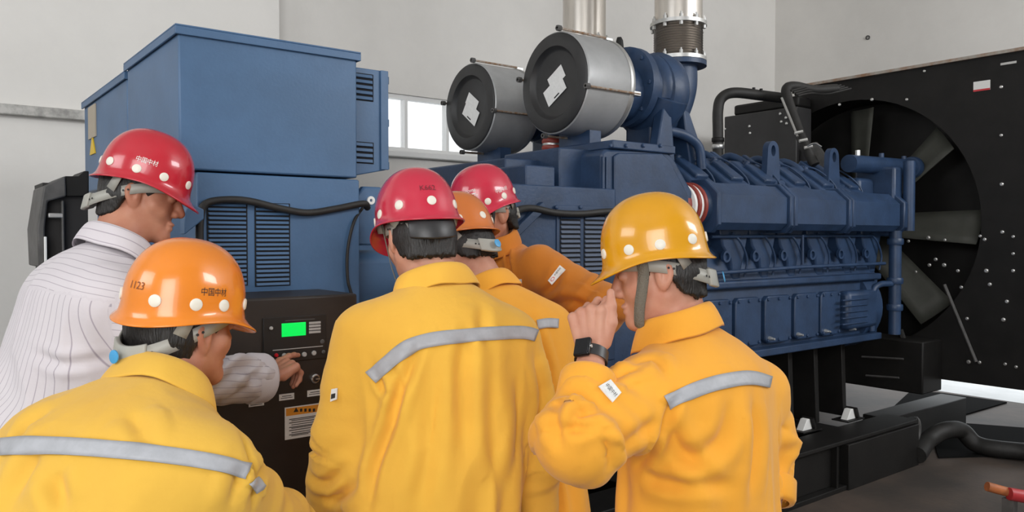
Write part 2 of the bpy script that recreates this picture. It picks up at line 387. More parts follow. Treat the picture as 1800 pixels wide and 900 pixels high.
obj('white_strip', G().box(hp(71, 0)[0], hp(76, 0)[0], HY - 0.012, HY - 0.001, 0.9, hp(73, 416)[1]), M_WHITE, hd, 0.002)
obj('hood_base', G().box(hp(70, 0)[0], hp(158, 0)[0], HY + 0.02, HY + 0.30, 0.0, 0.9), M_DGREY, hd, 0.01)

# ------------------------------------------------------------------ control cabinet
TC = 2.30
CX0 = TY(372, 650, TC)[0]; CX1 = TY(629, 650, TC)[0]; CZT = TY(540, 520, TC)[2]
cab = thing('control_cabinet', ((CX0 + CX1) / 2, TC + 0.15, 0.0), 'black control cabinet with green screen, buttons and warning notice', 'control panel')
obj('cabinet_body', G().box(CX0, CX1, TC, TA - 0.06, 0.30, CZT), M_PANEL, cab, 0.008)
obj('cabinet_plinth', G().box(CX0 + 0.02, CX1 - 0.02, TC + 0.03, TA - 0.08, 0.0, 0.30), M_PANEL, cab, 0.006)
def on(px, py): return TY(px, py, TC)
def plate(name, pxs, material, parent, th=0.003, bevel=0.0008, label=None, base=0.0):
    """thin plate on the cabinet front from four pixel corners (l, t, r, b)"""
    l, t_, r_, b_ = pxs; a = on(l, (t_ + b_) / 2); c = on(r_, (t_ + b_) / 2); mid = (l + r_) / 2
    zt = on(mid, t_)[2]; zb = on(mid, b_)[2]
    return obj(name, G().box(a[0], c[0], TC - th - base, TC - base, zb, zt), material, parent, bevel, label=label)
ctl = plate('controller', (462, 556, 572, 634), mat('controller_black', (0.02, 0.019, 0.019), 0.35), cab, 0.006)
plate('screen', (493.5, 567, 536, 590.5), mat('green_lcd', (0.0, 0.5, 0.06), 0.3, emit=((0.0, 0.72, 0.09), 0.62)), ctl, 0.002, base=0.006)
mk = mat('key_grey', (0.42, 0.40, 0.38), 0.5)
for i in range(4): plate('soft_key', (541.5, 565 + i * 5.4, 562, 569 + i * 5.4), mk, ctl, 0.002, base=0.006, bevel=0.0004)
plate('divider_line', (478, 611.0, 566, 612.4), mk, ctl, 0.001, bevel=0, base=0.006)
def knob(name, px, py, r, h, material, parent, base=0.006):
    q = on(px, py); return obj(name, G().lathe([(r, 0), (r, h * 0.7), (r * 0.75, h)], (q[0], TC - base, q[2]), (0, -1, 0), 18), material, parent)
for px, py, r in ((475, 576.5, 0.0055), (498, 624.5, 0.0075), (533, 622.5, 0.0075), (550, 620, 0.0075)): knob('button', px, py, r, 0.006, mk, ctl)
knob('indicator_lamp', 484, 624, 0.006, 0.006, mat('red_lens', (0.5, 0.01, 0.02), 0.3), ctl)
knob('indicator_lamp', 567, 618, 0.006, 0.004, M_DGREY, ctl)
knob('indicator_lamp', 565, 600, 0.007, 0.002, M_DGREY, ctl)
ks = knob('key_switch', 553, 665, 0.0145, 0.012, mat('chrome_ring', (0.6, 0.58, 0.56), 0.25, 0.9), cab, 0)
knob('switch_face', 553, 665, 0.0115, 0.0135, M_PANEL, ks, 0)
q = on(553, 665); obj('key_slot', G().box(q[0] - 0.002, q[0] + 0.011, TC - 0.016, TC - 0.013, q[2] - 0.002, q[2] + 0.002), M_STEEL, ks)
es = knob('emergency_label', 594, 655, 0.026, 0.002, mat('warning_yellow', (0.75, 0.50, 0.03), 0.5), cab, 0)
knob('stop_button', 594, 655, 0.014, 0.02, mat('red_stop', (0.45, 0.01, 0.012), 0.35), es, 0.002)
XR = np.array([1.0, 0, 0]); ZU = np.array([0, 0, 1.0])
for l, t_, r_, b_, s in ((490.5, 692, 517, 703, '自动 AUTO'), (540, 685, 566.5, 696, '停机 STOP'), (437, 704, 464, 714, '手动')):
    lb = plate('name_strip', (l, t_, r_, b_), M_PAPER, cab, 0.001, 0)
    plate('print_line', (l + 5, t_ + 3.2, r_ - 5, t_ + 4.6), M_DGREY, lb, 0.0003, 0, base=0.001)
    plate('print_line', (l + 3, t_ + 6.6, r_ - 3, t_ + 7.8), M_DGREY, lb, 0.0003, 0, base=0.001)
nt = plate('warning_notice', (500.5, 712, 569, 768), M_PAPER, cab, 0.001, 0, label='white notice with an orange heading')
hdg = plate('notice_heading', (502.5, 714, 567, 727), mat('notice_orange', (0.75, 0.30, 0.03), 0.5), nt, 0.0006, 0, base=0.001)
q = on(520, 720.5); obj('heading_mark', G().prism([(q[0] - 0.008, q[2] - 0.006), (q[0] + 0.008, q[2] - 0.006), (q[0], q[2] + 0.008)], 'y', TC - 0.0021, TC - 0.0016), M_INK, nt)
for i in range(4): plate('heading_mark', (527 + i * 7.5, 718, 531 + i * 7.5, 723.5), M_INK, nt, 0.0005, 0, base=0.0016)
for i, (s, w_) in enumerate((('1. 机组运行时严禁打开控制柜门', 1), ('2. 非操作人员不得操作机组', 1), ('3. 起动前检查油位和水位', 1), ('4. 运行时注意高温部件', 1), ('5. 停机后方可进行维护保养', 1))):
    plate('print_line', (508, 733 + i * 6.8, 508 + (52, 44, 55, 38, 47)[i], 734.6 + i * 6.8), M_DGREY, nt, 0.0003, 0, base=0.001)
    plate('print_line', (512, 736 + i * 6.8, 512 + (40, 48, 36, 47, 30)[i], 737.4 + i * 6.8), M_DGREY, nt, 0.0003, 0, base=0.001)
plate('print_line', (500, 561.2, 552, 562.8), M_DGREY, ctl, 0.0003, 0, base=0.006)

# ------------------------------------------------------------------ skid base
TB = 2.56
bx0, bx1 = 0.4, TY(1612, 800, TB)[0]
bz = TY(1500, 770, TB)[2]
base = thing('skid_base', (3.2, 3.5, 0.0), 'black steel skid base frame under the blue engine', 'base frame')
def ibeam(g, x0, x1, y0, y1, z):
    ym = (y0 + y1) / 2
    return g.box(x0, x1, y0, y1, z - 0.025, z).box(x0, x1, ym - 0.012 - 0.05, ym + 0.012 - 0.05, 0.03, z - 0.025).box(x0, x1, y0, y1, 0.0, 0.03)
obj('rail', ibeam(G(), bx0, bx1, TB, TB + 0.22, bz), M_BLACK, base, 0.004)
obj('rail', ibeam(G(), bx0, bx1, 4.22, 4.44, bz), M_BLACK, base, 0.004)
for x in (0.9, 1.9, 2.9, 3.9, 4.75):
    obj('cross_member', G().box(x, x + 0.18, TB + 0.22, 4.22, 0.04, bz - 0.02), M_BLACK, base, 0.004)
obj('end_plate', G().box(bx1 - 0.9, bx1, TB - 0.012, TB + 0.06, 0.0, bz - 0.03), M_BLACK, base, 0.004)
for x in (bx1 - 1.0, bx1 - 1.9, bx1 - 2.8): obj('web_stiffener', G().box(x, x + 0.02, TB + 0.01, TB + 0.1, 0.03, bz - 0.025), M_BLACK, base)
text_flat('lettering', 'CM', 0.15, TY(1370, 858, TB) + np.array([0, -0.004, 0]), XR * 0.62, ZU, mat('worn_white_stencil', (0.34, 0.33, 0.32), 0.8), base)
obj('letter_plate', G().box(TY(1330, 850, TB)[0], TY(1392, 850, TB)[0], TB - 0.003, TB + 0.05, 0.03, bz - 0.03), M_BLACK, base)
# engine supports rising from the skid: dark plates
for px in (1385, 1430, 1478):
    q = TY(px, 680, 2.94)
    obj('support_plate', G().prism([(2.92, bz), (3.15, bz), (3.15, 0.84), (2.94, 0.84)], 'x', q[0], q[0] + 0.045), M_BLACK, base, 0.004)
obj('engine_bearer', G().box(3.2, 5.35, 3.25, 3.75, bz, 0.55), M_BLACK, base, 0.01)
obj('added_dark_plate', G().box(2.2, 4.70, 3.02, 4.1, bz - 0.03, bz - 0.012), M_BLACK, base)  # plate added to darken the bright floor between the rails
# two white triangular gussets on the rail
for px, py in ((1419, 752), (1496, 733)):
    q = FZ(px, py + 6, bz)
    gs = obj('gusset', G().prism([(q[0] - 0.05, bz + 0.005), (q[0] + 0.06, bz + 0.005), (q[0] + 0.03, bz + 0.075), (q[0], bz + 0.075)], 'y', q[1], q[1] + 0.05), M_WHITE, base, 0.004, label='white triangular gusset')
    obj('gusset_edge', G().obox((q[0] + 0.055, q[1] + 0.02, bz + 0.04), (0.018, 0, -0.04), (0, 0.04, 0), (0.008, 0, 0.004)), M_BLACK, gs)
    obj('gusset_foot', G().box(q[0] - 0.09, q[0] + 0.12, q[1] - 0.03, q[1] + 0.09, bz, bz + 0.008), M_BLACK, gs)

# ------------------------------------------------------------------ engine
eng = thing('diesel_engine', (4.2, 3.5, 0.52), 'long blue V-type diesel engine with lifting eyes and side manifold', 'engine')
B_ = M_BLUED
# crankcase and sump
obj('crankcase', G().prism([(2.88, 0.86), (4.12, 0.86), (4.12, 1.25), (4.02, 1.50), (2.98, 1.50), (2.88, 1.25)], 'x', 2.15, 5.55), B_, eng, 0.02)
obj('oil_sump', G().prism([(3.18, 0.86), (3.82, 0.86), (3.75, 0.56), (3.25, 0.56)], 'x', 3.0, 5.35), M_BLACK, eng, 0.02)
sf = obj('sump_flange', G().box(2.2, 5.45, 2.80, 4.2, 0.84, 0.885), B_, eng, 0.006)
# inspection covers with bolts
for k, (pa, pb) in enumerate(((1238, 1284), (1290, 1335), (1342, 1388), (1394, 1436), (1440, 1474))):
    a = TY(pa, 550, 2.86)[0]; b = TY(pb, 550, 2.86)[0]
    c_ = obj('inspection_cover', G().prism([(a, 0.93), (a + 0.03, 0.905), (b - 0.03, 0.905), (b, 0.93), (b, 1.17), (b - 0.03, 1.195), (a + 0.03, 1.195), (a, 1.17)], 'y', 2.845, 2.885), B_, eng, 0.008)
    for bx_ in (a + 0.025, (a + b) / 2, b - 0.025):
        for bz_ in (0.925, 1.175):
            stamp('cover_bolt', lambda: G().lathe([(0.011, 0), (0.011, 0.008), (0.007, 0.012)], (0, 0, 0), (0, -1, 0), 6), B_, c_, (bx_, 2.846, bz_))
for px, py in ((1352, 595), (1402, 588), (1450, 582), (1495, 578)):
    q = TY(px, py, 2.845)
    obj('drain_cap', G().lathe([(0.014, 0), (0.014, 0.014), (0.009, 0.03), (0.006, 0.045)], (q[0], 2.85, q[2]), (0, -1, 0), 12), M_BOLT, eng)
obj('front_gear_case', G().lathe([(0.30, 0), (0.30, 0.16), (0.25, 0.20)], (5.30, 3.10, 1.06), (1, 0, 0), 36), B_, eng)
a = TY(1478, 545, 2.86)
obj('ribbed_cover', G().box(TY(1478, 545, 2.86)[0], TY(1530, 545, 2.86)[0], 2.80, 2.90, 0.93, 1.19), B_, eng, 0.03)
for i in range(5):
    obj('cover_rib', G().box(TY(1480, 545, 2.8)[0], TY(1524, 545, 2.8)[0], 2.79, 2.81, 0.97 + i * 0.04, 0.98 + i * 0.04), B_, eng, 0.003)
# rails, upper crankcase band with valve pushrod recesses
z1_, z2_ = TY(1400, 472, 2.86)[2], TY(1400, 413, 2.9)[2]
obj('fuel_rail', G().tube([TY(1250, 481, 2.84), TY(1400, 470, 2.84), TY(1555, 463, 2.84)], 0.012, 10), B_, eng)
obj('side_ledge', G().box(2.6, 5.5, 2.83, 2.95, 1.255, 1.30), B_, eng, 0.012)
obj('upper_rail', G().tube([TY(1250, 416, 2.88), TY(1535, 414, 2.88)], 0.010, 8), B_, eng)
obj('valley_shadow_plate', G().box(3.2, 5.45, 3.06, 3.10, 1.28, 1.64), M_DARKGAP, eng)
for px in (1290, 1340, 1388, 1437, 1486, 1530):
    q = TY(px, 440, 2.92)
    obj('bank_rib', G().prism([(q[0] - 0.13, 1.50), (q[0] - 0.16, 1.62), (q[0] + 0.13, 1.62), (q[0] + 0.03, 1.30), (q[0] - 0.04, 1.30), (q[0] - 0.055, 1.42)], 'y', 2.90, 3.08), B_, eng, 0.012)
    obj('injector_pipe', G().tube(curve([(q[0] - 0.06, 2.89, 1.58), (q[0] + 0.0, 2.87, 1.52), (q[0] + 0.06, 2.87, 1.42), (q[0] + 0.05, 2.88, 1.32)], 5), 0.007, 8), B_, eng)
    stamp('port_boss', lambda: G().lathe([(0.035, 0), (0.035, 0.02), (0.022, 0.02), (0.022, 0.005)], (0, 0, 0), (0, -1, 0), 16), B_, eng, (q[0] - 0.11, 2.905, 1.44))
obj('breather_post', G().cyl(TY(1411, 465, 2.85), TY(1411, 413, 2.85), 0.008, 8), B_, eng)
# long manifold with joint bands
MX0, MX1 = TY(1256, 360, 2.75)[0], TY(1588, 360, 2.75)[0]
prof = [(2.75, 1.635), (2.79, 1.595), (3.02, 1.595), (3.06, 1.64), (3.06, 1.82), (3.02, 1.86), (2.83, 1.86), (2.75, 1.79)]
seams = [MX0] + [TY(px, 360, 2.75)[0] for px in (1392, 1495)] + [MX1]
for a, b in zip(seams[:-1], seams[1:]):
    obj('manifold_section', G().prism(prof, 'x', a + 0.03, b - 0.03), B_, eng, 0.022, segs=3)
big = [(2.905 + (y - 2.905) * 1.12, 1.728 + (z - 1.728) * 1.12) for y, z in prof]
for x in seams[1:-1]:
    for s_ in (-1, 1): obj('manifold_flange', G().prism(big, 'x', x + s_ * 0.022 - 0.018, x + s_ * 0.022 + 0.018), B_, eng, 0.006)
obj('manifold_flange', G().prism(big, 'x', MX0 + 0.005, MX0 + 0.04), B_, eng, 0.006)
obj('manifold_neck', G().lathe([(0.115, 0), (0.115, 0.02), (0.135, 0.05)], (MX0 - 0.03, 2.89, 1.728), (1, 0, 0), 28), B_, eng)
for i, (r_, m_) in enumerate(((0.118, M_WHITE), (0.126, M_REDHOSE), (0.118, M_WHITE), (0.126, M_REDHOSE))):
    obj('hose_ring', G().lathe([(0.10, 0), (r_, 0.004), (r_ + 0.004, 0.013), (r_, 0.022), (0.10, 0.026)], (MX0 - 0.135 + i * 0.027, 2.89, 1.728), (1, 0, 0), 28), m_, eng)
obj('hose_core', G().cyl((MX0 - 0.26, 2.89, 1.728), (MX0 - 0.02, 2.89, 1.728), 0.098, 24), M_REDHOSE, eng)
# rocker covers: a slanted block per cylinder, on both banks
def rocker(x, y, mir):
    c = np.array([x, y, 1.90]); s_ = -1 if not mir else 1
    tilt = np.array([0, s_ * 0.42, -0.30]); tilt /= np.linalg.norm(tilt); nrm = np.array([0, s_ * 0.30, 0.42]); nrm /= np.linalg.norm(nrm)
    r_ = obj('rocker_cover', G().obox(c, (0.105, 0, 0), tilt * 0.165, nrm * 0.068), B_, eng, 0.024, segs=3)
    obj('cover_ridge', G().obox(c + nrm * 0.075 + tilt * 0.02, (0.055, 0, 0), tilt * 0.10, nrm * 0.02), B_, r_, 0.012)
    obj('cover_knob', G().lathe([(0.022, 0), (0.022, 0.025), (0.014, 0.035)], c + nrm * 0.064 - tilt * 0.10, nrm, 10), B_, r_)
    obj('head_bracket', G().obox(c - tilt * 0.16 + nrm * 0.03 + np.array([0.09, 0, 0]), (0.022, 0, 0), tilt * 0.05, nrm * 0.06), B_, r_, 0.008)
    obj('fuel_line', G().tube(curve([c - tilt * 0.14 + nrm * 0.08, c - tilt * 0.05 + nrm * 0.11 + np.array([0.05, 0, 0]), c + tilt * 0.09 + nrm * 0.08 + np.array([0.11, 0, 0]), c + tilt * 0.18 + np.array([0.125, 0, 0])], 4), 0.006, 8), B_, r_)
rx = [3.30 + i * 0.33 for i in range(7)]
for x in rx: rocker(x, 3.06, False)
for x in rx: rocker(x, 3.98, True)
obj('cylinder_bank', G().prism([(2.98, 1.50), (4.02, 1.50), (4.05, 1.80), (3.75, 1.99), (3.29, 1.99), (3.0, 1.80)], 'x', 3.1, 5.45), B_, eng, 0.02)
obj('valley_pipe', G().cyl((3.2, 3.30, 2.03), (5.3, 3.30, 2.03), 0.045, 18), B_, eng)
for i in range(7):
    x = 3.36 + i * 0.3
    obj('valley_elbow', G().tube(curve([(x, 3.30, 2.05), (x + 0.03, 3.22, 2.08), (x + 0.06, 3.12, 2.02), (x + 0.07, 3.08, 1.95)], 4), 0.026, 10), B_, eng)
# lifting eyes
for px, py in ((1356, 265), (1463, 275)):
    q = TY(px, py + 13, 2.98); x, z = q[0], q[2]; n = 20
    ang = [math.pi * i / 12 for i in range(13)]
    out = [(x + 0.075, z - 0.16), (x + 0.062, z)] + [(x + 0.058 * math.cos(a), z + 0.05 + 0.058 * math.sin(a)) for a in ang] + [(x - 0.062, z), (x - 0.075, z - 0.16)]
    hole = [(x + 0.024 * math.cos(a), z + 0.045 + 0.036 * math.sin(a)) for a in [2 * math.pi * i / 16 for i in range(16)]]
    # plate with a real hole: outer loop bridged to the hole loop
    m_ = len(out); vs = [(a, yy, b) for yy in (2.965, 3.005) for a, b in out] + [(a, yy, b) for yy in (2.965, 3.005) for a, b in hole]
    bm = bmesh.new()
    for side, yy in ((0, 2.965), (1, 3.005)):
        ov = [bm.verts.new((a, yy, b)) for a, b in out]; hv = [bm.verts.new((a, yy, b)) for a, b in hole]
        es_ = [bm.edges.new((ov[i], ov[(i + 1) % m_])) for i in range(m_)] + [bm.edges.new((hv[i], hv[(i + 1) % 16])) for i in range(16)]
        bmesh.ops.triangle_fill(bm, edges=es_, use_beauty=True)
        if side == 0: o0, h0 = ov, hv
    for A, Bv, k in ((o0, ov, m_), (h0, hv, 16)):
        for i in range(k): bm.faces.new((A[i], A[(i + 1) % k], Bv[(i + 1) % k], Bv[i]))
    bm.verts.index_update()
    g = G(); g.v = [tuple(v.co) for v in bm.verts]; g.f = [tuple(v.index for v in f.verts) for f in bm.faces]; bm.free()
    le = obj('lifting_eye', g, B_, eng)
    obj('eye_foot', G().box(x - 0.10, x + 0.10, 2.94, 3.03, z - 0.19, z - 0.14), B_, le, 0.01)
# front end: water pipe, end post, vertical pipe
wp0, wp1 = TY(1492, 290, 2.95), TY(1602, 286, 2.95)
obj('water_pipe', G().cyl((wp0[0], 2.95, 2.07), (wp1[0] + 0.02, 2.95, 2.09), 0.062, 24), B_, eng)
obj('pipe_cap', G().lathe([(0.08, 0), (0.085, 0.02), (0.085, 0.05), (0.07, 0.06)], (wp1[0] - 0.02, 2.95, 2.09), (1, 0, 0), 24), B_, eng)
for x in (wp0[0] + 0.12, wp0[0] + 0.45, wp1[0] - 0.12): obj('pipe_clip', G().cyl((x, 2.95, 2.13), (x, 2.95, 2.17), 0.018, 10), M_BOLT if x < wp0[0] + 0.3 else B_, eng)
ep = TY(1585, 345, 2.75)
obj('end_column', G().box(MX1 - 0.03, MX1 + 0.10, 2.80, 3.10, 1.56, 2.06), B_, eng, 0.02)
obj('end_flange', G().prism(big, 'x', MX1 - 0.02, MX1 + 0.03), B_, eng, 0.008)
obj('end_tube', G().cyl((MX1 + 0.10, 2.76, 1.60), (MX1 + 0.10, 2.76, 2.10), 0.04, 16), B_, eng)
vp = TY(1573, 500, 2.80)
obj('down_pipe', G().cyl((vp[0], 2.80, 0.86), (vp[0], 2.80, 1.60), 0.042, 20), B_, eng)
for z in (1.03, 1.22, 1.50): obj('pipe_collar', G().lathe([(0.052, 0), (0.056, 0.01), (0.056, 0.035), (0.052, 0.045)], (vp[0], 2.80, z), (0, 0, 1), 20), B_, eng)
obj('side_loop', G().tube(curve([(vp[0], 2.80, 1.22), (vp[0] - 0.18, 2.82, 1.22), (vp[0] - 0.26, 2.83, 1.15), (vp[0] - 0.26, 2.83, 0.9)], 5), 0.022, 10), B_, eng)
obj('front_cover', G().box(5.40, 5.62, 2.95, 4.1, 0.86, 1.98), B_, eng, 0.03)
obj('fan_hub_housing', G().lathe([(0.22, 0), (0.22, 0.18), (0.14, 0.24), (0.14, 0.40)], (5.60, 3.35, 1.65), (1, 0, 0), 28), B_, eng)

# flywheel end: vented panel, intercooler boxes, trapezoid housing
PX0, PX1 = TY(884, 450, 2.73)[0], TY(1082, 450, 2.73)[0]
pz0, pz1 = 0.86, TY(985, 327, 2.73)[2]
vp_ = obj('vented_housing', G().box(PX0, PX1, 2.73, 4.1, pz0, pz1), B_, eng, 0.008)
sx_ = TY(975, 450, 2.73)[0]
obj('panel_cover', G().box(sx_ + 0.008, PX1 - 0.01, 2.722, 2.732, pz0 + 0.1, TY(1020, 362, 2.73)[2]), B_, vp_, 0.004)
for xa, xb in ((985, 1019), (1027, 1062)):
    a = TY(xa, 450, 2.722)[0]; b = TY(xb, 450, 2.722)[0]
    vent(vp_, a, b, TY(1020, 640, 2.72)[2], TY(1020, 371, 2.72)[2], 2.722, 0.0215, matl=B_)
for px in (978, 1020):
    q = TY(px, 364, 2.722); stamp('panel_bolt', lambda: G().lathe([(0.010, 0), (0.010, 0.006), (0.006, 0.009)], (0, 0, 0), (0, -1, 0), 8), B_, vp_, (q[0], 2.722, q[2]))
q = TY(930, 372, 2.73)
obj('cable_bracket', G().obox((q[0] - 0.02, 2.715, q[2] - 0.04), (0.09, 0, 0.07), (0, 0.015, 0), (0.012, 0, -0.015)), B_, vp_, 0.004)
ic_a, ic_b = TY(983, 300, 2.95)[0], TY(1056, 300, 2.95)[0]
obj('intercooler_box', G().box(ic_a, ic_b, 2.95, 3.40, pz1 - 0.02, TY(1020, 262, 2.95)[2]), B_, eng, 0.008)
obj('low_box', G().box(TY(924, 305, 2.9)[0], TY(976, 305, 2.9)[0], 2.90, 3.4, pz1 - 0.02, TY(950, 291, 2.9)[2]), B_, eng, 0.008)
obj('rear_box', G().box(TY(888, 305, 3.1)[0], TY(960, 305, 3.1)[0], 3.10, 4.1, pz1 - 0.02, TY(925, 280, 3.1)[2]), B_, eng, 0.008)
def tp(px, py, t=2.80): q = TY(px, py, t); return (q[0], q[2])
tz = obj('charge_air_housing', G().prism([tp(1058, 420), tp(1058, 268), tp(1066, 262), tp(1168, 262), tp(1183, 275), tp(1222, 345), tp(1222, 405), tp(1180, 425)], 'y', 2.80, 3.25), B_, eng, 0.014)
obj('housing_cover', G().prism([tp(1078, 410, 2.795), tp(1078, 274, 2.795), tp(1086, 269, 2.795), tp(1162, 270, 2.795), tp(1175, 282, 2.795), tp(1208, 345, 2.795), tp(1208, 395, 2.795)], 'y', 2.785, 2.80), B_, tz, 0.006)
obj('housing_cap', G().box(TY(1060, 258, 2.85)[0], TY(1170, 258, 2.85)[0], 2.78, 3.28, TY(1120, 262, 2.8)[2] - 0.01, TY(1120, 251, 2.8)[2]), B_, tz, 0.006)
for px in (1072, 1100, 1130, 1160):
    q = TY(px, 256, 2.78); stamp('cover_bolt__y', lambda: G().lathe([(0.011, 0), (0.011, 0.008), (0.007, 0.012)], (0, 0, 0), (0, -1, 0), 6), B_, tz, (q[0], 2.78, q[2]))
for px in (1062, 1068):
    obj('corner_strip', G().box(TY(px - 2, 330, 2.79)[0], TY(px + 1.5, 330, 2.79)[0], 2.79, 2.81, 1.55, TY(1062, 275, 2.79)[2]), B_, tz, 0.003)
# red silicone hoses under the filters
def bellows(px, t, z0, z1, r):
    x = TY(px, 260, t)[0]; n = 3; pr = [(r * 0.86, 0)]
    h = (z1 - z0) / n
    for i in range(n): pr += [(r * 0.9, h * i + 0.1 * h), (r, h * i + 0.35 * h), (r, h * i + 0.65 * h), (r * 0.9, h * i + 0.9 * h)]
    b = obj('red_hose', G().lathe(pr, (x, t, z0), (0, 0, 1), 24), M_REDHOSE, eng)
    for i in range(1, n): obj('hose_clamp', G().lathe([(r * 0.93, -0.006), (r * 0.95, 0), (r * 0.93, 0.006)], (x, t, z0 + h * i), (0, 0, 1), 24), M_STEEL, b)
    obj('hose_neck', G().cyl((x, t, z0 - 0.25), (x, t, z0), r * 0.85, 20), B_, eng)
    obj('hose_neck', G().cyl((x, t, z1), (x, t, z1 + 0.07), r * 0.85, 20), B_, eng)
bellows(971, 3.35, TY(970, 277, 3.35)[2], TY(970, 243, 3.35)[2], 0.060)
bellows(1012, 3.5, TY(1012, 266, 3.5)[2], TY(1012, 238, 3.5)[2], 0.078)

# ------------------------------------------------------------------ turbochargers with exhaust stacks
def turbo(cx, t, z, label, which):
    tr = thing('turbocharger', (cx, t, 1.99), label, 'turbocharger', 'turbochargers on the engine')
    # volute: torus tube growing round the axis, plus disc body
    pts = []; rad = []
    for i in range(26):
        a = math.radians(200 - i * 14.5); R_ = 0.125 + 0.03 * i / 25
        pts.append((cx + 0.02, t + R_ * math.cos(a), z + R_ * math.sin(a))); rad.append(0.075 + 0.042 * i / 25)
    obj('compressor_volute', G().tube(pts, rad, 18), B_, tr)
    obj('turbine_housing', G().lathe([(0.14, 0), (0.215, 0.03), (0.232, 0.08), (0.222, 0.14), (0.175, 0.20), (0.10, 0.23)], (cx - 0.02, t, z), (1, 0, 0), 36), B_, tr)
    obj('inlet_flange', G().lathe([(0.15, 0), (0.22, 0.01), (0.22, 0.06), (0.17, 0.08), (0.17, 0.14)], (cx - 0.18, t, z + 0.01), (1, 0, 0), 32), B_, tr)
    for i in range(8):
        a = 2 * math.pi * i / 8
        stamp('flange_bolt', lambda: G().lathe([(0.013, 0), (0.013, 0.012), (0.008, 0.016)], (0, 0, 0), (-1, 0, 0), 6), B_, tr, (cx - 0.17, t + 0.195 * math.cos(a), z + 0.01 + 0.195 * math.sin(a)))
    obj('support_bracket', G().prism([(cx - 0.13, 1.97), (cx + 0.03, 1.97), (cx - 0.005, z - 0.12), (cx - 0.07, z - 0.12)], 'y', t - 0.20, t - 0.13), B_, tr, 0.01)
    obj('support_bracket', G().prism([(cx + 0.28, 1.97), (cx + 0.44, 1.97), (cx + 0.27, z - 0.10), (cx + 0.21, z - 0.08)], 'y', t - 0.10, t + 0.02), B_, tr, 0.01)
    obj('turbo_foot', G().box(cx - 0.06, cx + 0.10, t - 0.10, t + 0.10, 1.96, z - 0.15), B_, tr, 0.02)
    obj('drain_pipe', G().tube(curve([(cx + 0.05, t - 0.10, z - 0.22), (cx + 0.20, t - 0.12, z - 0.24), (cx + 0.30, t - 0.14, z - 0.30), (cx + 0.33, t - 0.14, 1.95)], 5), 0.028, 10), B_, tr)
    ex, et = PIPE[which]
    zf = ZFL
    obj('exhaust_elbow', G().tube(curve([(cx + 0.10, t + 0.02, z - 0.13), (cx + 0.22, (t + et) / 2, z - 0.13), (ex - 0.06, et, z - 0.04), (ex, et, z + 0.10), (ex, et, zf)], 7), [0.115] * 7 * 4 + [0.13], 24), B_, tr)
    obj('elbow_flange', G().lathe([(0.13, 0), (0.172, 0.0), (0.172, 0.028), (0.13, 0.028)], (ex, et, zf - 0.03), (0, 0, 1), 32), B_, tr)
    st = thing('exhaust_stack', (ex, et, zf), ['stainless exhaust pipe with ribbed bellows above the front blue turbocharger', 'plain steel exhaust pipe rising behind the larger air filter'][which], 'exhaust pipe', 'exhaust pipes')
    zt = zf + 0.235; pr = []
    nb = 13
    for i in range(nb * 2 + 1): pr.append((0.140 if i % 2 else 0.150, 0.02 + (zt - zf - 0.04) * i / (nb * 2)))
    obj('bellows', G().lathe(pr, (ex, et, zf), (0, 0, 1), 36), mat('bellows_steel', (0.33, 0.30, 0.27), 0.4, 0.85), st)
    for zz in (zf, zt - 0.02):
        fl = obj('flange', G().lathe([(0.13, 0), (0.172, 0.0), (0.172, 0.022), (0.13, 0.022)], (ex, et, zz), (0, 0, 1), 32), M_STEEL, st)
        for i in range(10):
            a = 2 * math.pi * (i + 0.3) / 10
            stamp('stack_bolt', lambda: G().lathe([(0.012, -0.03), (0.012, 0.035), (0.006, 0.035), (0.006, 0.048)], (0, 0, 0), (0, 0, 1), 6), M_STEEL, fl, (ex + 0.158 * math.cos(a), et + 0.158 * math.sin(a), zz + 0.008))
    obj('pipe', G().cyl((ex, et, zt), (ex, et, 4.9), 0.145, 40), M_STAIN, st)
    return tr
q1 = TY(1192, 110, 3.25); ZFL = q1[2]; q2 = TY(1027, 60, 3.95)
PIPE = {0: (q1[0], 3.25), 1: (q2[0], 3.95)}
turbo(TY(1134, 165, 3.12)[0], 3.12, TY(1150, 165, 3.12)[2], 'blue snail-shaped turbocharger between large filter and ribbed exhaust bellows', 0)
turbo(TY(1134, 165, 3.12)[0] - 0.02, 3.95, TY(1150, 165, 3.12)[2], 'blue turbocharger mostly hidden behind the large air filter', 1)

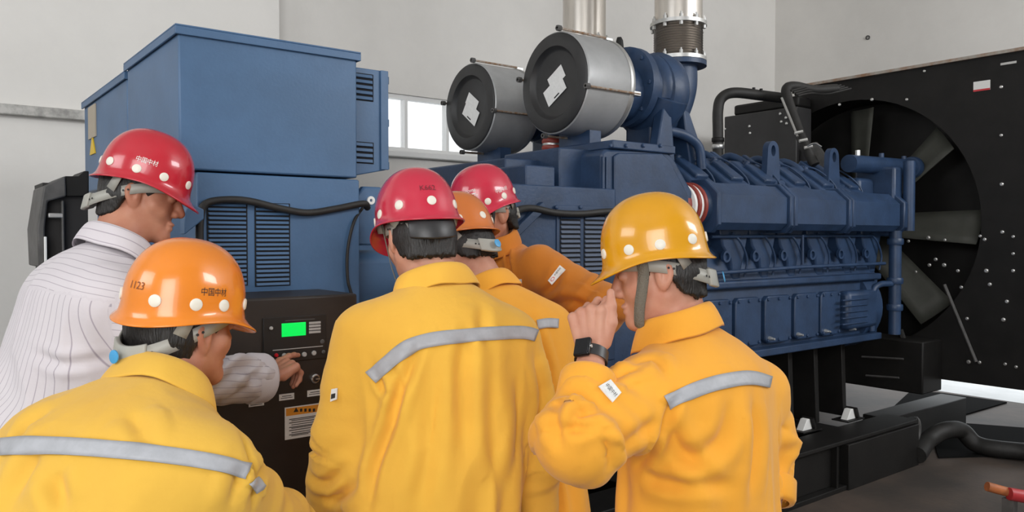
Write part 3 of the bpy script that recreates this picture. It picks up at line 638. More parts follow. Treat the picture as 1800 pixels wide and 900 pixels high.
# ------------------------------------------------------------------ air filters
def air_filter(px, py, t, R_, L, label, a_lab):
    c = TY(px, py, t)
    f = thing('air_filter', (c[0] + L / 2, t, c[2] - R_), label, 'air filter', 'round air filters')
    x = c[0]
    obj('can', G().lathe([(R_ - 0.012, 0.012), (R_ - 0.006, 0.0), (R_, 0.006), (R_, L - 0.02), (R_ - 0.008, L - 0.006), (R_ - 0.05, L + 0.02), (0.17, L + 0.06)], (x, t, c[2]), (1, 0, 0), 64, caps=False), M_CAN, f)
    cp = obj('end_cap', G().lathe([(R_ - 0.006, 0.02), (R_ - 0.008, -0.004), (R_ * 0.94, -0.010), (R_ * 0.72, -0.010), (R_ * 0.70, -0.004), (R_ * 0.66, 0.014), (R_ * 0.62, 0.018), (0.002, 0.018)], (x, t, c[2]), (1, 0, 0), 64, caps=False), M_FILTER, f)
    # paper label, two overlapping sheets
    for (dy, dz, w_, h_, k) in ((0.0, 0.030, 0.062, 0.036, 0), (-0.012, -0.035, 0.080, 0.046, 1)):
        ca, sa = math.cos(a_lab), math.sin(a_lab)
        yv = np.array([0, -ca, sa]); zv = np.array([0, sa, ca])
        obj('paper_label', G().obox((x + 0.0155 - 0.0012 * k, t - dy, c[2] + dz), (0.0006, 0, 0), yv * w_, zv * h_), M_PAPER, f)
        if k: obj('print_line', G().obox(np.array([x + 0.0135, t - dy, c[2] + dz]) - zv * 0.033, (0.0003, 0, 0), yv * 0.022, zv * 0.004), M_INK, f)
    for a in (78, -12, 168, -102):
        a_ = math.radians(a); y = t - (R_ + 0.012) * math.cos(a_); z = c[2] + (R_ + 0.012) * math.sin(a_)
        r_ = obj('tie_rod', G().cyl((x - 0.03, y, z), (x + L + 0.01, y, z), 0.0065, 8), M_RUST, f)
        obj('rod_nut', G().lathe([(0.015, 0), (0.015, 0.025)], (x - 0.03, y, z), (1, 0, 0), 6), M_DGREY, r_)
        obj('rod_bracket', G().obox((x + L - 0.01, y + 0.008 * math.cos(a_), z - 0.008 * math.sin(a_)), (0.025, 0, 0), (0, 0.012, 0), (0, 0, 0.012)), M_STEEL, r_, 0.003)
    obj('rear_band', G().lathe([(R_ + 0.001, 0), (R_ + 0.004, 0.004), (R_ + 0.004, 0.022), (R_ + 0.001, 0.026)], (x + L - 0.05, t, c[2]), (1, 0, 0), 64, caps=False), M_STEEL, f)
    tcx = TY(1142, 165, 3.12)[0]
    obj('outlet_duct', G().cyl((x + L + 0.05, t, c[2]), (tcx - 0.175, t, c[2] + 0.0), 0.16, 32), M_BLUED, f)
    obj('cradle', G().box(x + 0.14, x + 0.22, t - 0.12, t + 0.12, 1.95, c[2] - R_ + 0.02), M_BLUED, f)
    return f
air_filter(974, 146, 3.12, 0.262, 0.345, 'larger round air filter with black cap and tilted paper labels', math.radians(30))
air_filter(826, 188, 3.95, 0.262, 0.345, 'smaller looking air filter in front of the bright window', math.radians(-35))
q = TY(1093, 82, 3.1); 
tag(obj('filter_indicator', G().lathe([(0.012, 0), (0.012, 0.05), (0.02, 0.06), (0.02, 0.12), (0.012, 0.14)], (q[0], 3.1, q[2] - 0.09), (-0.15, 0, 1), 12), M_BLACK), 'small black indicator post on top of the larger air filter', 'indicator')

# ------------------------------------------------------------------ radiator with fan
RX = 6.10
rad = thing('radiator', (RX + 0.3, 3.0, 0.0), 'tall black radiator panel with large fan filling the right side', 'radiator')
RY0, RY1 = 1.86, SX(1478, 145, RX)[1] + 0.42
RZ0, RZ1 = 0.50, SX(1800, 89, RX)[2]
FC = np.array([RX, 3.42, 1.66]); FR = 1.0
# front panel with a round fan opening
bm = bmesh.new()
n = 64
out = [(RY0, RZ0), (RY1 + 0.6, RZ0), (RY1 + 0.6, 2.62), (RY1, 2.62), (RY1, RZ1), (RY0, RZ1)]
for side, xx in ((0, RX), (1, RX + 0.03)):
    ov = [bm.verts.new((xx, a, b)) for a, b in out]
    hv = [bm.verts.new((xx, FC[1] + FR * math.cos(2 * math.pi * i / n), FC[2] + FR * math.sin(2 * math.pi * i / n))) for i in range(n)]
    es_ = [bm.edges.new((ov[i], ov[(i + 1) % len(ov)])) for i in range(len(ov))] + [bm.edges.new((hv[i], hv[(i + 1) % n])) for i in range(n)]
    bmesh.ops.triangle_fill(bm, edges=es_, use_beauty=True)
    if side == 0: o0, h0 = ov, hv
for A, Bv in ((o0, ov), (h0, hv)):
    for i in range(len(A)): bm.faces.new((A[i], A[(i + 1) % len(A)], Bv[(i + 1) % len(A)], Bv[i]))
bm.verts.index_update(); g = G(); g.v = [tuple(v.co) for v in bm.verts]; g.f = [tuple(v.index for v in f.verts) for f in bm.faces]; bm.free()
obj('shroud_panel', g, M_BLACK, rad)
obj('fan_ring', G().lathe([(FR, 0), (FR, 0.34), (FR + 0.02, 0.34), (FR + 0.02, 0)], FC + np.array([0.0, 0, 0]), (1, 0, 0), 64, caps=False), M_BLACK, rad)
obj('core', G().box(RX + 0.36, RX + 0.60, RY0, RY1 + 0.6, RZ0, RZ1 - 0.02), M_BLACK, rad, 0.01)
M_BAFFLE = mat('black_light_baffle', (0.02, 0.02, 0.02), 0.9)  # unseen baffle added so outdoor light enters only beneath the radiator
for (a, b, c, d_) in ((1.72, 1.76, 0.5, 2.74), (4.94, 4.98, 0.5, 2.74), (1.76, 4.94, 2.70, 2.74)):
    obj('added_light_baffle', G().box(RX + 0.60, X1, a, b, c, d_), M_BAFFLE, rad)
obj('added_baffle_frame', G().box(RX + 0.56, RX + 0.60, 1.72, RY0, 0.5, 2.74).box(RX + 0.56, RX + 0.60, RY1 + 0.6, 4.98, 0.5, 2.74), M_BAFFLE, rad)
obj('top_tank', G().box(RX + 0.03, RX + 0.60, RY0, RY1, RZ1 - 0.10, RZ1), M_BLACK, rad, 0.004)
obj('side_tank', G().box(RX + 0.03, RX + 0.60, RY0, RY0 + 0.03, RZ0, RZ1 - 0.10), M_BLACK, rad)
obj('bottom_tank', G().box(RX + 0.03, RX + 0.36, RY0 + 0.03, RY1 + 0.6, RZ0, RZ0 + 0.05), M_BLACK, rad)
obj('top_flange', G().box(RX - 0.03, RX + 0.62, RY0, RY1 - 0.04, RZ1, RZ1 + 0.022), mat('rusty_flange', (0.40, 0.37, 0.33), 0.8, noise=0.5, nscale=9, col2=(0.30, 0.17, 0.10)), rad)
obj('side_post', G().box(RX - 0.02, RX + 0.03, RY0 + 0.02, RY0 + 0.22, 0.0, RZ1 - 0.002), M_BLACK, rad, 0.006)
obj('side_post', G().box(RX - 0.02, RX + 0.03, RY1 + 0.40, RY1 + 0.60, 0.0, 2.60), M_BLACK, rad, 0.006)
fan = obj('fan_hub', G().lathe([(0.20, 0), (0.20, 0.12), (0.14, 0.16)], FC + np.array([0.10, 0, 0]), (1, 0, 0), 32), M_BLACK, rad)
for i in range(8):
    a = math.radians(90 - 45 * i) + math.radians(-2); er = np.array([0, -math.cos(a), math.sin(a)]); et_ = np.array([0, math.sin(a), math.cos(a)])
    g = G(); vs = []; fs = []
    for k in range(7):
        r_ = 0.16 + (0.94 - 0.16) * k / 6; w_ = 0.11 + 0.03 * k / 6; tw = math.radians(38 - 14 * k / 6)
        for j in range(5):
            s_ = -1 + 2 * j / 4; c_ = FC + np.array([0.14, 0, 0]) + er * r_ + (et_ * math.cos(tw) + np.array([1, 0, 0]) * math.sin(tw)) * s_ * w_ + np.array([1, 0, 0]) * (0.018 * (1 - s_ * s_))
            vs.append(c_)
    for k in range(6):
        for j in range(4): fs.append((k * 5 + j, k * 5 + j + 1, (k + 1) * 5 + j + 1, (k + 1) * 5 + j))
    g.add(vs, fs); b = obj('fan_blade', g, M_BLADE, fan, fix=False)
    sm = b.modifiers.new('thickness', 'SOLIDIFY'); sm.thickness = 0.008
lb = SX(1726, 151, RX)
l_ = obj('label_plate', G().box(RX - 0.004, RX - 0.0005, lb[1] - 0.055, lb[1] + 0.055, lb[2] - 0.035, lb[2] + 0.035), M_WHITE, rad)
obj('label_stripe', G().box(RX - 0.0055, RX - 0.004, lb[1] - 0.055, lb[1] + 0.055, lb[2] - 0.035, lb[2] - 0.022), mat('red_print', (0.6, 0.04, 0.05), 0.5), l_)
bolts = [(1760, 153), (1760, 238), (1761, 324), (1594, 175), (1533, 175), (1476, 184), (1625, 125), (1762, 408), (1723, 415), (1731, 421), (1781, 416), (1781, 446), (1781, 476), (1632, 418), (1661, 422), (1597, 424), (1645, 456), (1660, 466), (1634, 466), (1684, 476), (1734, 476), (1610, 478), (1703, 636), (1722, 637), (1767, 640), (1786, 645), (1700, 560), (1764, 562), (1640, 649), (1622, 667), (1740, 500), (1690, 505), (1770, 530)]
for px, py in bolts:
    q = SX(px, py, RX - 0.003)
    stamp('shroud_bolt', lambda: G().lathe([(0.013, 0), (0.013, 0.008), (0.008, 0.013)], (0, 0, 0), (-1, 0, 0), 8), M_BOLT, rad, (RX - 0.001, q[1], q[2]), scale=[0.8 + 0.4 * random.random()] * 3)
q = SX(1773, 111, RX); obj('name_tab', G().box(RX - 0.004, RX, q[1] - 0.05, q[1] + 0.05, q[2] - 0.008, q[2] + 0.008), M_STEEL, rad)
# braces between skid and radiator
def rod(name, p0, p1, r, m_, parent, n=8): return obj(name, G().cyl(p0, p1, r, n), m_, parent)
rod('brace', SX(1582, 580, 5.95), SX(1618, 690, 5.95), 0.024, M_BLACK, rad)
rod('brace', SX(1660, 500, 6.08), SX(1716, 636, 6.08), 0.012, M_DGREY, rad)
obj('lower_guard', G().box(5.80, RX, SX(1640, 600, 5.95)[1], SX(1500, 600, 5.95)[1], 0.42, 0.80), M_BLACK, rad, 0.01)
for (a, b, c) in ((1515, 1588, 627), (1522, 1580, 660)):
    p0, p1 = SX(a, c, 5.79), SX(b, c + 4, 5.79); obj('guard_edge', G().cyl(p0, p1, 0.008, 6), M_DGREY, rad)
obj('base_extension', G().box(bx1, RX + 0.6, 2.75, 2.95, 0.02, 0.28), M_BLACK, base, 0.006)

# junction box and coolant hose behind the engine
JX = 5.85
jb = thing('radiator_side_box', (JX + 0.1, SX(1335, 240, JX)[1], SX(1335, 300, JX)[2]), 'dark grey box behind the bent black hose', 'box')
y0_, y1_ = SX(1400, 240, JX)[1], SX(1273, 240, JX)[1]
obj('box_shell', G().box(JX, JX + 0.22, y0_, y1_, 1.70, SX(1330, 197, JX)[2]), mat('dark_box_paint', (0.035, 0.034, 0.035), 0.5, noise=0.2, nscale=4), jb, 0.008)
obj('box_hood', G().box(JX + 0.02, JX + 0.22, y0_, SX(1287, 190, JX)[1], SX(1330, 197, JX)[2], SX(1330, 178, JX)[2]), M_BLACK, jb, 0.02)
for px, py in ((1318, 222), (1319, 234), (1372, 200), (1374, 214), (1382, 207), (1383, 217), (1275, 227)):
    q = SX(px, py, JX); stamp('box_bolt', lambda: G().lathe([(0.012, 0), (0.012, 0.008), (0.007, 0.012)], (0, 0, 0), (-1, 0, 0), 8), M_BOLT, jb, (JX, q[1], q[2]))
TH = 4.0
hz_ = thing('coolant_hose', TY(1262, 275, TH), 'thick bent black coolant hose arching over behind the cylinder heads', 'hose')
def hq(px, py, d): return D(px, py, d)
obj('hose', G().tube(curve([D(1262, 285, 6.0), D(1262, 230, 6.0), D(1262, 195, 6.0), D(1268, 173, 6.0), D(1290, 163, 6.0), D(1340, 168, 6.05), D(1388, 174, 6.1)], 7), 0.040, 16), M_BLACKR, hz_)
obj('hose_clamp', G().lathe([(0.043, 0), (0.047, 0.005), (0.047, 0.03), (0.043, 0.035)], D(1262, 262, 6.0), (0, 0, 1), 18), M_STEEL, hz_)
obj('hose_clamp', G().lathe([(0.043, 0), (0.047, 0.005), (0.047, 0.03), (0.043, 0.035)], D(1262, 250, 6.0), (0, 0, 1), 18), M_BLACK, hz_)
for a, b in ((1325, 158), (1338, 160)): obj('hose_tie', G().cyl(D(a, b + 12, 6.02), D(a, b - 4, 6.02), 0.012, 8), M_BLACK, hz_)
vh = thing('vent_pipe', D(1430, 285, 5.7), 'shiny black pipe slanting down from the radiator top to the engine', 'pipe')
obj('pipe', G().tube(curve([D(1470, 156, 6.1), D(1430, 158, 6.0), D(1400, 152, 5.9), D(1383, 155, 5.85), D(1385, 175, 5.8), D(1402, 225, 5.7), D(1416, 258, 5.6), D(1432, 290, 5.55)], 6), 0.036, 14), M_BLACKR, vh)
obj('bright_edge', G().tube([D(1374, 172, 5.72), D(1392, 215, 5.62), D(1402, 240, 5.55)], 0.008, 8), M_STEEL, vh)
for px, py, d in ((1411, 250, 5.5), (1420, 262, 5.5), (1403, 236, 5.52)): obj('clamp_screw', G().cyl(D(px - 6, py - 2, d), D(px + 8, py - 5, d), 0.011, 8), M_BOLT, vh)
obj('cable_tie', G().tube(curve([D(1418, 258, 5.5), D(1432, 252, 5.45), D(1444, 258, 5.42)], 4), 0.006, 6), M_STEEL, vh)
for i in range(4):
    o_ = tag(obj('sensor_wire', G().tube(curve([D(1390 + 4 * i, 160 + 3 * i, 5.8), D(1425, 152 + 4 * i, 5.95), D(1455, 156 + 3 * i, 6.05), D(1478 + 6 * i, 150 + 2 * i, 6.1)], 5), 0.009, 7), M_BLACKR), ['topmost', 'second from the top', 'third from the top', 'lowest'][i] + ' of four black wires bundled along the radiator top', 'wire', 'bundled wires on the radiator top')
# strut plate seen in front of the fan
st_ = SX(1432, 270, 5.9)
tag(obj('stay_plate', G().prism([(SX(1412, 262, 5.9)[1], SX(1412, 262, 5.9)[2]), (SX(1436, 250, 5.9)[1], SX(1436, 250, 5.9)[2]), (SX(1470, 300, 5.9)[1], SX(1470, 300, 5.9)[2]), (SX(1440, 310, 5.9)[1], SX(1440, 310, 5.9)[2])], 'x', 5.88, 5.91), M_DGREY), 'flat grey stay plate between slanting pipe and lifting eye', 'bracket')

# ------------------------------------------------------------------ things on the floor at lower right
hs = [FZ(1612, 800, 0.07), FZ(1630, 775, 0.12), FZ(1660, 757, 0.18), FZ(1690, 757, 0.16), FZ(1715, 780, 0.075), FZ(1760, 790, 0.062), FZ(1880, 800, 0.062)]
tag(obj('rubber_hose', G().tube(curve(hs, 7), 0.060, 14), M_BLACKR), 'thick black rubber hose lying on the floor beside the skid end', 'hose')
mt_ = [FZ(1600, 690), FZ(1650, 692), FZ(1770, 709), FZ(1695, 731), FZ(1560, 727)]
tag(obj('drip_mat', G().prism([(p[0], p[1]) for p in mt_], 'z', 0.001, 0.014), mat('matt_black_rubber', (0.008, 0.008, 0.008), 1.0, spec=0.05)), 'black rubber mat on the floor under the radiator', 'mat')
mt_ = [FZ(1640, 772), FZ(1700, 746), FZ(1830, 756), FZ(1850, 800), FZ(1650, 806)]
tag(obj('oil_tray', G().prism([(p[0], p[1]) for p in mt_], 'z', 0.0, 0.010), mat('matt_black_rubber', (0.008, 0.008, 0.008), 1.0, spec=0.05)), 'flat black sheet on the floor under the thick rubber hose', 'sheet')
tow = thing('towing_eye', (bx1 + 0.02, TB + 0.1, 0.0), 'black towing eye at the end of the skid base', 'hook')
q = TY(1622, 760, TB + 0.05)
obj('eye_plate', G().box(bx1 - 0.02, bx1 + 0.06, TB + 0.02, TB + 0.07, 0.0, bz), M_BLACK, tow, 0.006)
obj('eye_ring', G().tube([(bx1 + 0.06 + 0.055 * math.cos(a), TB + 0.045, bz - 0.09 + 0.075 * math.sin(a)) for a in [2 * math.pi * i / 20 for i in range(21)]], 0.018, 10), M_DGREY, tow)
tr_ = thing('trolley_handle', FZ(1790, 872, 0.0), 'red and orange wooden-tipped trolley bar at the right edge', 'trolley')
p0, p1, p2 = D(1735, 855, 3.0), D(1775, 866, 3.0), D(1830, 880, 3.0)
obj('orange_bar', G().cyl(p0, p1, 0.018, 10), mat('orange_wood', (0.42, 0.13, 0.04), 0.6, noise=0.3, nscale=20), tr_)
obj('red_bar', G().tube([D(1774, 868, 2.98), D(1830, 878, 2.98)], 0.024, 10), mat('red_bar_paint', (0.42, 0.03, 0.035), 0.45), tr_)
obj('bar_leg', G().box(p1[0] - 0.02, p1[0] + 0.02, p1[1] - 0.02, p1[1] + 0.02, 0.0, p1[2] - 0.02), M_DGREY, tr_)
obj('trolley_deck', G().box(p1[0] - 0.05, p1[0] + 0.9, p1[1] - 0.35, p1[1] + 0.05, 0.0, 0.12), M_DGREY, tr_, 0.01)
# ------------------------------------------------------------------ implicit surfaces
def vn(*a): return np.array(a, float)
def nrm(v): v = np.asarray(v, float); return v / (np.linalg.norm(v) + 1e-12)
def smin(a, b, k):
    h = np.clip(0.5 + 0.5 * (b - a) / k, 0, 1); return b * (1 - h) + a * h - k * h * (1 - h)
def smax(a, b, k): return -smin(-a, -b, k)
def cone(P, a, b, ra, rb):
    a = [float(q) for q in a]; b0, b1, b2 = [float(q) - w for q, w in zip(b, a)]
    x = P[:, 0] - a[0]; y = P[:, 1] - a[1]; z = P[:, 2] - a[2]; k = 1.0 / (b0 * b0 + b1 * b1 + b2 * b2 + 1e-12)
    t = np.clip(x * (b0 * k) + y * (b1 * k) + z * (b2 * k), 0, 1)
    x -= t * b0; y -= t * b1; z -= t * b2
    return np.sqrt(x * x + y * y + z * z) - (ra + (rb - ra) * t)
def ell(P, c, r):
    x = (P[:, 0] - c[0]) / r[0]; y = (P[:, 1] - c[1]) / r[1]; z = (P[:, 2] - c[2]) / r[2]
    e = np.sqrt(x * x + y * y + z * z); x = x / r[0]; y = y / r[1]; z = z / r[2]
    return e * (e - 1.0) / (np.sqrt(x * x + y * y + z * z) + 1e-9)
def vnoise(P, seed=0):
    I = np.floor(P).astype(np.int64); F_ = P - I; F_ = F_ * F_ * (3 - 2 * F_)
    def h(i, j, k):
        n = (i * 374761393 + j * 668265263 + k * 2147483647 + seed * 974634777) & 0x7fffffff
        n = ((n ^ (n >> 13)) * 1274126177) & 0x7fffffff
        return ((n ^ (n >> 16)) & 0xffff) / 65535.0 * 2 - 1
    r = 0
    for dx in (0, 1):
        for dy in (0, 1):
            for dz in (0, 1):
                w_ = (F_[:, 0] if dx else 1 - F_[:, 0]) * (F_[:, 1] if dy else 1 - F_[:, 1]) * (F_[:, 2] if dz else 1 - F_[:, 2])
                r = r + w_ * h(I[:, 0] + dx, I[:, 1] + dy, I[:, 2] + dz)
    return r

def mesh_sdf(f, lo, hi, h, N=14, project=1):
    """sparse surface nets"""
    lo = np.asarray(lo, float); hi = np.asarray(hi, float)
    nb = np.ceil((hi - lo) / (N * h)).astype(int)
    B = np.stack(np.meshgrid(*[np.arange(k) for k in nb], indexing='ij'), -1).reshape(-1, 3)
    cen = lo + (B + 0.5) * N * h
    act = B[np.abs(f(cen)) < N * h * 0.87 * 1.3 + 0.012]
    L = N + 2
    I = np.stack(np.meshgrid(*[np.arange(-1, N + 1)] * 3, indexing='ij'), -1).reshape(-1, 3)
    S = (nb * N + 4).astype(np.int64)
    allv = []; alli = []; allq = []
    CE = [((0, 0, 0), (1, 0, 0)), ((0, 1, 0), (1, 1, 0)), ((0, 0, 1), (1, 0, 1)), ((0, 1, 1), (1, 1, 1)),
          ((0, 0, 0), (0, 1, 0)), ((1, 0, 0), (1, 1, 0)), ((0, 0, 1), (0, 1, 1)), ((1, 0, 1), (1, 1, 1)),
          ((0, 0, 0), (0, 0, 1)), ((1, 0, 0), (1, 0, 1)), ((0, 1, 0), (0, 1, 1)), ((1, 1, 0), (1, 1, 1))]
    for c0 in range(0, len(act), 24):
        A = act[c0:c0 + 24]
        P = (lo + (A[:, None, :] * N + I[None]) * h).reshape(-1, 3)
        Dv = f(P).reshape(len(A), L, L, L)
        for bi in range(len(A)):
            d = Dv[bi]
            if d.min() > 0 or d.max() < 0: continue
            ins = d < 0
            s = np.zeros((L - 1,) * 3, int)
            for x in (0, 1):
                for y in (0, 1):
                    for z in (0, 1): s += ins[x:x + L - 1, y:y + L - 1, z:z + L - 1]
            ci = np.argwhere((s > 0) & (s < 8))
            if len(ci) == 0: continue
            acc = np.zeros((len(ci), 3)); cnt = np.zeros(len(ci))
            for e0, e1 in CE:
                a = d[ci[:, 0] + e0[0], ci[:, 1] + e0[1], ci[:, 2] + e0[2]]; b = d[ci[:, 0] + e1[0], ci[:, 1] + e1[1], ci[:, 2] + e1[2]]
                m_ = (a < 0) != (b < 0); t = np.where(m_, a / np.where(m_, a - b, 1), 0)
                pt = np.array(e0) + t[:, None] * (np.array(e1) - np.array(e0)); acc[m_] += pt[m_]; cnt[m_] += 1
            gi = A[bi] * N + ci - 1 + 1
            allv.append(lo + (A[bi] * N + ci - 1 + acc / cnt[:, None]) * h)
            alli.append((gi[:, 0] * S[1] + gi[:, 1]) * S[2] + gi[:, 2])
            for ax in range(3):
                o1, o2 = [(1, 2), (2, 0), (0, 1)][ax]
                sl0 = [slice(1, N + 1)] * 3; sl1 = list(sl0); sl1[ax] = slice(2, N + 2)
                a = ins[tuple(sl0)]; b = ins[tuple(sl1)]
                ei = np.argwhere(a != b)
                if len(ei) == 0: continue
                flip = a[ei[:, 0], ei[:, 1], ei[:, 2]]
                base_ = A[bi] * N + ei + 1
                u = np.zeros(3, int); u[o1] = 1; w_ = np.zeros(3, int); w_[o2] = 1
                def idd(g): return (g[:, 0] * S[1] + g[:, 1]) * S[2] + g[:, 2]
                q = np.stack([idd(base_ - u - w_), idd(base_ - w_), idd(base_), idd(base_ - u)], 1)
                q[~flip] = q[~flip][:, ::-1]
                allq.append(q)
    V = np.concatenate(allv); Ii = np.concatenate(alli); Q = np.concatenate(allq)
    uid, first = np.unique(Ii, return_index=True)
    V = V[first]; Q = np.searchsorted(uid, Q)
    for _ in range(project):
        e = h * 0.4; d0 = f(V)
        gr = np.stack([f(V + np.array(k) * e) - d0 for k in ((1, 0, 0), (0, 1, 0), (0, 0, 1))], 1) / e
        V = V - gr * (np.clip(d0, -h, h) / (np.sum(gr * gr, 1) + 1e-6))[:, None]
    return V, Q

def vnormals(V, Q):
    n = np.cross(V[Q[:, 2]] - V[Q[:, 0]], V[Q[:, 3]] - V[Q[:, 1]]); N_ = np.zeros_like(V)
    for k in range(4): np.add.at(N_, Q[:, k], n)
    return N_ / (np.linalg.norm(N_, axis=1)[:, None] + 1e-12)

def soft(name, V, Q, material, parent, attrs=None, label=None):
    off = np.array(wloc(parent)); me = bpy.data.meshes.new(name)
    me.vertices.add(len(V)); me.vertices.foreach_set('co', (V - off).astype(np.float32).ravel())
    me.loops.add(len(Q) * 4); me.loops.foreach_set('vertex_index', Q.astype(np.int32).ravel())
    me.polygons.add(len(Q)); me.polygons.foreach_set('loop_start', np.arange(0, len(Q) * 4, 4, dtype=np.int32))
    me.update(calc_edges=True); me.validate(); me.shade_smooth()
    for k, a in (attrs or {}).items():
        at = me.attributes.new(k, 'FLOAT', 'POINT'); at.data.foreach_set('value', a.astype(np.float32))
    me.materials.append(material)
    o = bpy.data.objects.new(name, me); COL.objects.link(o); o.parent = parent
    if label: o['label'] = label
    return o

def bvh_of(V, Q): return BVHTree.FromPolygons([tuple(v) for v in V], [tuple(map(int, q)) for q in Q])

# ------------------------------------------------------------------ materials of people
def cloth(name, col, dark=0.10):
    M = bpy.data.materials.new(name); M.use_nodes = True; nt = M.node_tree; b = nt.nodes['Principled BSDF']
    b.inputs['Roughness'].default_value = 0.85; b.inputs['Specular IOR Level'].default_value = 0.2; b.inputs['Sheen Weight'].default_value = 0.15
    tc = nt.nodes.new('ShaderNodeTexCoord')
    n = nt.nodes.new('ShaderNodeTexNoise'); n.inputs['Scale'].default_value = 5; n.inputs['Detail'].default_value = 5; nt.links.new(tc.outputs['Object'], n.inputs['Vector'])
    r = nt.nodes.new('ShaderNodeValToRGB'); r.color_ramp.elements[0].position = 0.3; r.color_ramp.elements[1].position = 0.7
    r.color_ramp.elements[0].color = (col[0] * (1 - dark), col[1] * (1 - dark * 1.4), col[2] * (1 - dark), 1); r.color_ramp.elements[1].color = (*col, 1)
    nt.links.new(n.outputs['Fac'], r.inputs['Fac']); nt.links.new(r.outputs['Color'], b.inputs['Base Color'])
    n2 = nt.nodes.new('ShaderNodeTexNoise'); n2.inputs['Scale'].default_value = 22; n2.inputs['Detail'].default_value = 3
    n3 = nt.nodes.new('ShaderNodeTexNoise'); n3.inputs['Scale'].default_value = 700; n3.inputs['Detail'].default_value = 1
    nt.links.new(tc.outputs['Object'], n2.inputs['Vector']); nt.links.new(tc.outputs['Object'], n3.inputs['Vector'])
    b1 = nt.nodes.new('ShaderNodeBump'); b1.inputs['Strength'].default_value = 0.16; b1.inputs['Distance'].default_value = 0.014
    b2 = nt.nodes.new('ShaderNodeBump'); b2.inputs['Strength'].default_value = 0.12; b2.inputs['Distance'].default_value = 0.001
    nt.links.new(n2.outputs['Fac'], b1.inputs['Height']); nt.links.new(n3.outputs['Fac'], b2.inputs['Height'])
    nt.links.new(b1.outputs['Normal'], b2.inputs['Normal']); nt.links.new(b2.outputs['Normal'], b.inputs['Normal'])
    return M
M_YEL = cloth('yellow_work_cloth', (0.80, 0.48, 0.07))
M_YEL2 = cloth('deep_yellow_work_cloth', (0.90, 0.515, 0.070))
M_ORG = cloth('orange_work_cloth', (0.62, 0.21, 0.025))
M_ORG2 = cloth('amber_work_cloth', (0.92, 0.425, 0.045))
M_NAVY = cloth('dark_trousers_cloth', (0.03, 0.03, 0.04))
M_BOOT = mat('black_boot_leather', (0.02, 0.018, 0.016), 0.5)
M_HAIR = mat('black_hair', (0.010, 0.008, 0.007), 0.5, bump=0.35, bscale=260, stretch=(1, 1, 0.2), noise=0.4, nscale=120)
def skin(name, col):
    M = bpy.data.materials.new(name); M.use_nodes = True; nt = M.node_tree; b = nt.nodes['Principled BSDF']
    b.inputs['Roughness'].default_value = 0.5; b.inputs['Specular IOR Level'].default_value = 0.35
    b.inputs['Subsurface Weight'].default_value = 0.12; b.inputs['Subsurface Radius'].default_value = (0.012, 0.005, 0.003)
    tc = nt.nodes.new('ShaderNodeTexCoord'); n = nt.nodes.new('ShaderNodeTexNoise'); n.inputs['Scale'].default_value = 22; n.inputs['Detail'].default_value = 5
    nt.links.new(tc.outputs['Object'], n.inputs['Vector'])
    r = nt.nodes.new('ShaderNodeValToRGB'); r.color_ramp.elements[0].position = 0.3; r.color_ramp.elements[1].position = 0.7
    r.color_ramp.elements[0].color = (col[0] * 0.85, col[1] * 0.72, col[2] * 0.70, 1); r.color_ramp.elements[1].color = (*col, 1)
    nt.links.new(n.outputs['Fac'], r.inputs['Fac']); nt.links.new(r.outputs['Color'], b.inputs['Base Color'])
    n2 = nt.nodes.new('ShaderNodeTexNoise'); n2.inputs['Scale'].default_value = 240; nt.links.new(tc.outputs['Object'], n2.inputs['Vector'])
    bp = nt.nodes.new('ShaderNodeBump'); bp.inputs['Strength'].default_value = 0.12; bp.inputs['Distance'].default_value = 0.002
    nt.links.new(n2.outputs['Fac'], bp.inputs['Height']); nt.links.new(bp.outputs['Normal'], b.inputs['Normal'])
    return M
M_SKIN1 = skin('tanned_skin', (0.50, 0.235, 0.150)); M_SKIN2 = skin('light_skin', (0.60, 0.315, 0.22))
M_EYE = mat('eye_white', (0.75, 0.72, 0.68), 0.25)
M_IRIS = mat('dark_iris', (0.012, 0.008, 0.006), 0.2)
M_REFL = mat('grey_reflective_tape', (0.40, 0.41, 0.44), 0.5, 0.0, noise=0.10, nscale=30)
M_STRAP = mat('grey_plastic_strap', (0.36, 0.355, 0.32), 0.5)
M_STRAPK = mat('black_plastic_ratchet', (0.03, 0.03, 0.032), 0.4)
M_RIV = mat('cream_plug', (0.80, 0.77, 0.68), 0.45)
M_BLUEB = mat('blue_badge', (0.06, 0.32, 0.62), 0.4)
def shiny(name, col): return mat(name, col, 0.24, coat=0.5, noise=0.05, nscale=6)
M_HRED = shiny('red_hard_hat_plastic', (0.50, 0.016, 0.032)); M_HRED2 = shiny('crimson_hard_hat_plastic', (0.56, 0.022, 0.055))
M_HORG = shiny('orange_hard_hat_plastic', (0.80, 0.235, 0.018)); M_HORG2 = shiny('dull_orange_hard_hat_plastic', (0.62, 0.17, 0.03)); M_HYEL = shiny('yellow_hard_hat_plastic', (0.70, 0.32, 0.004))
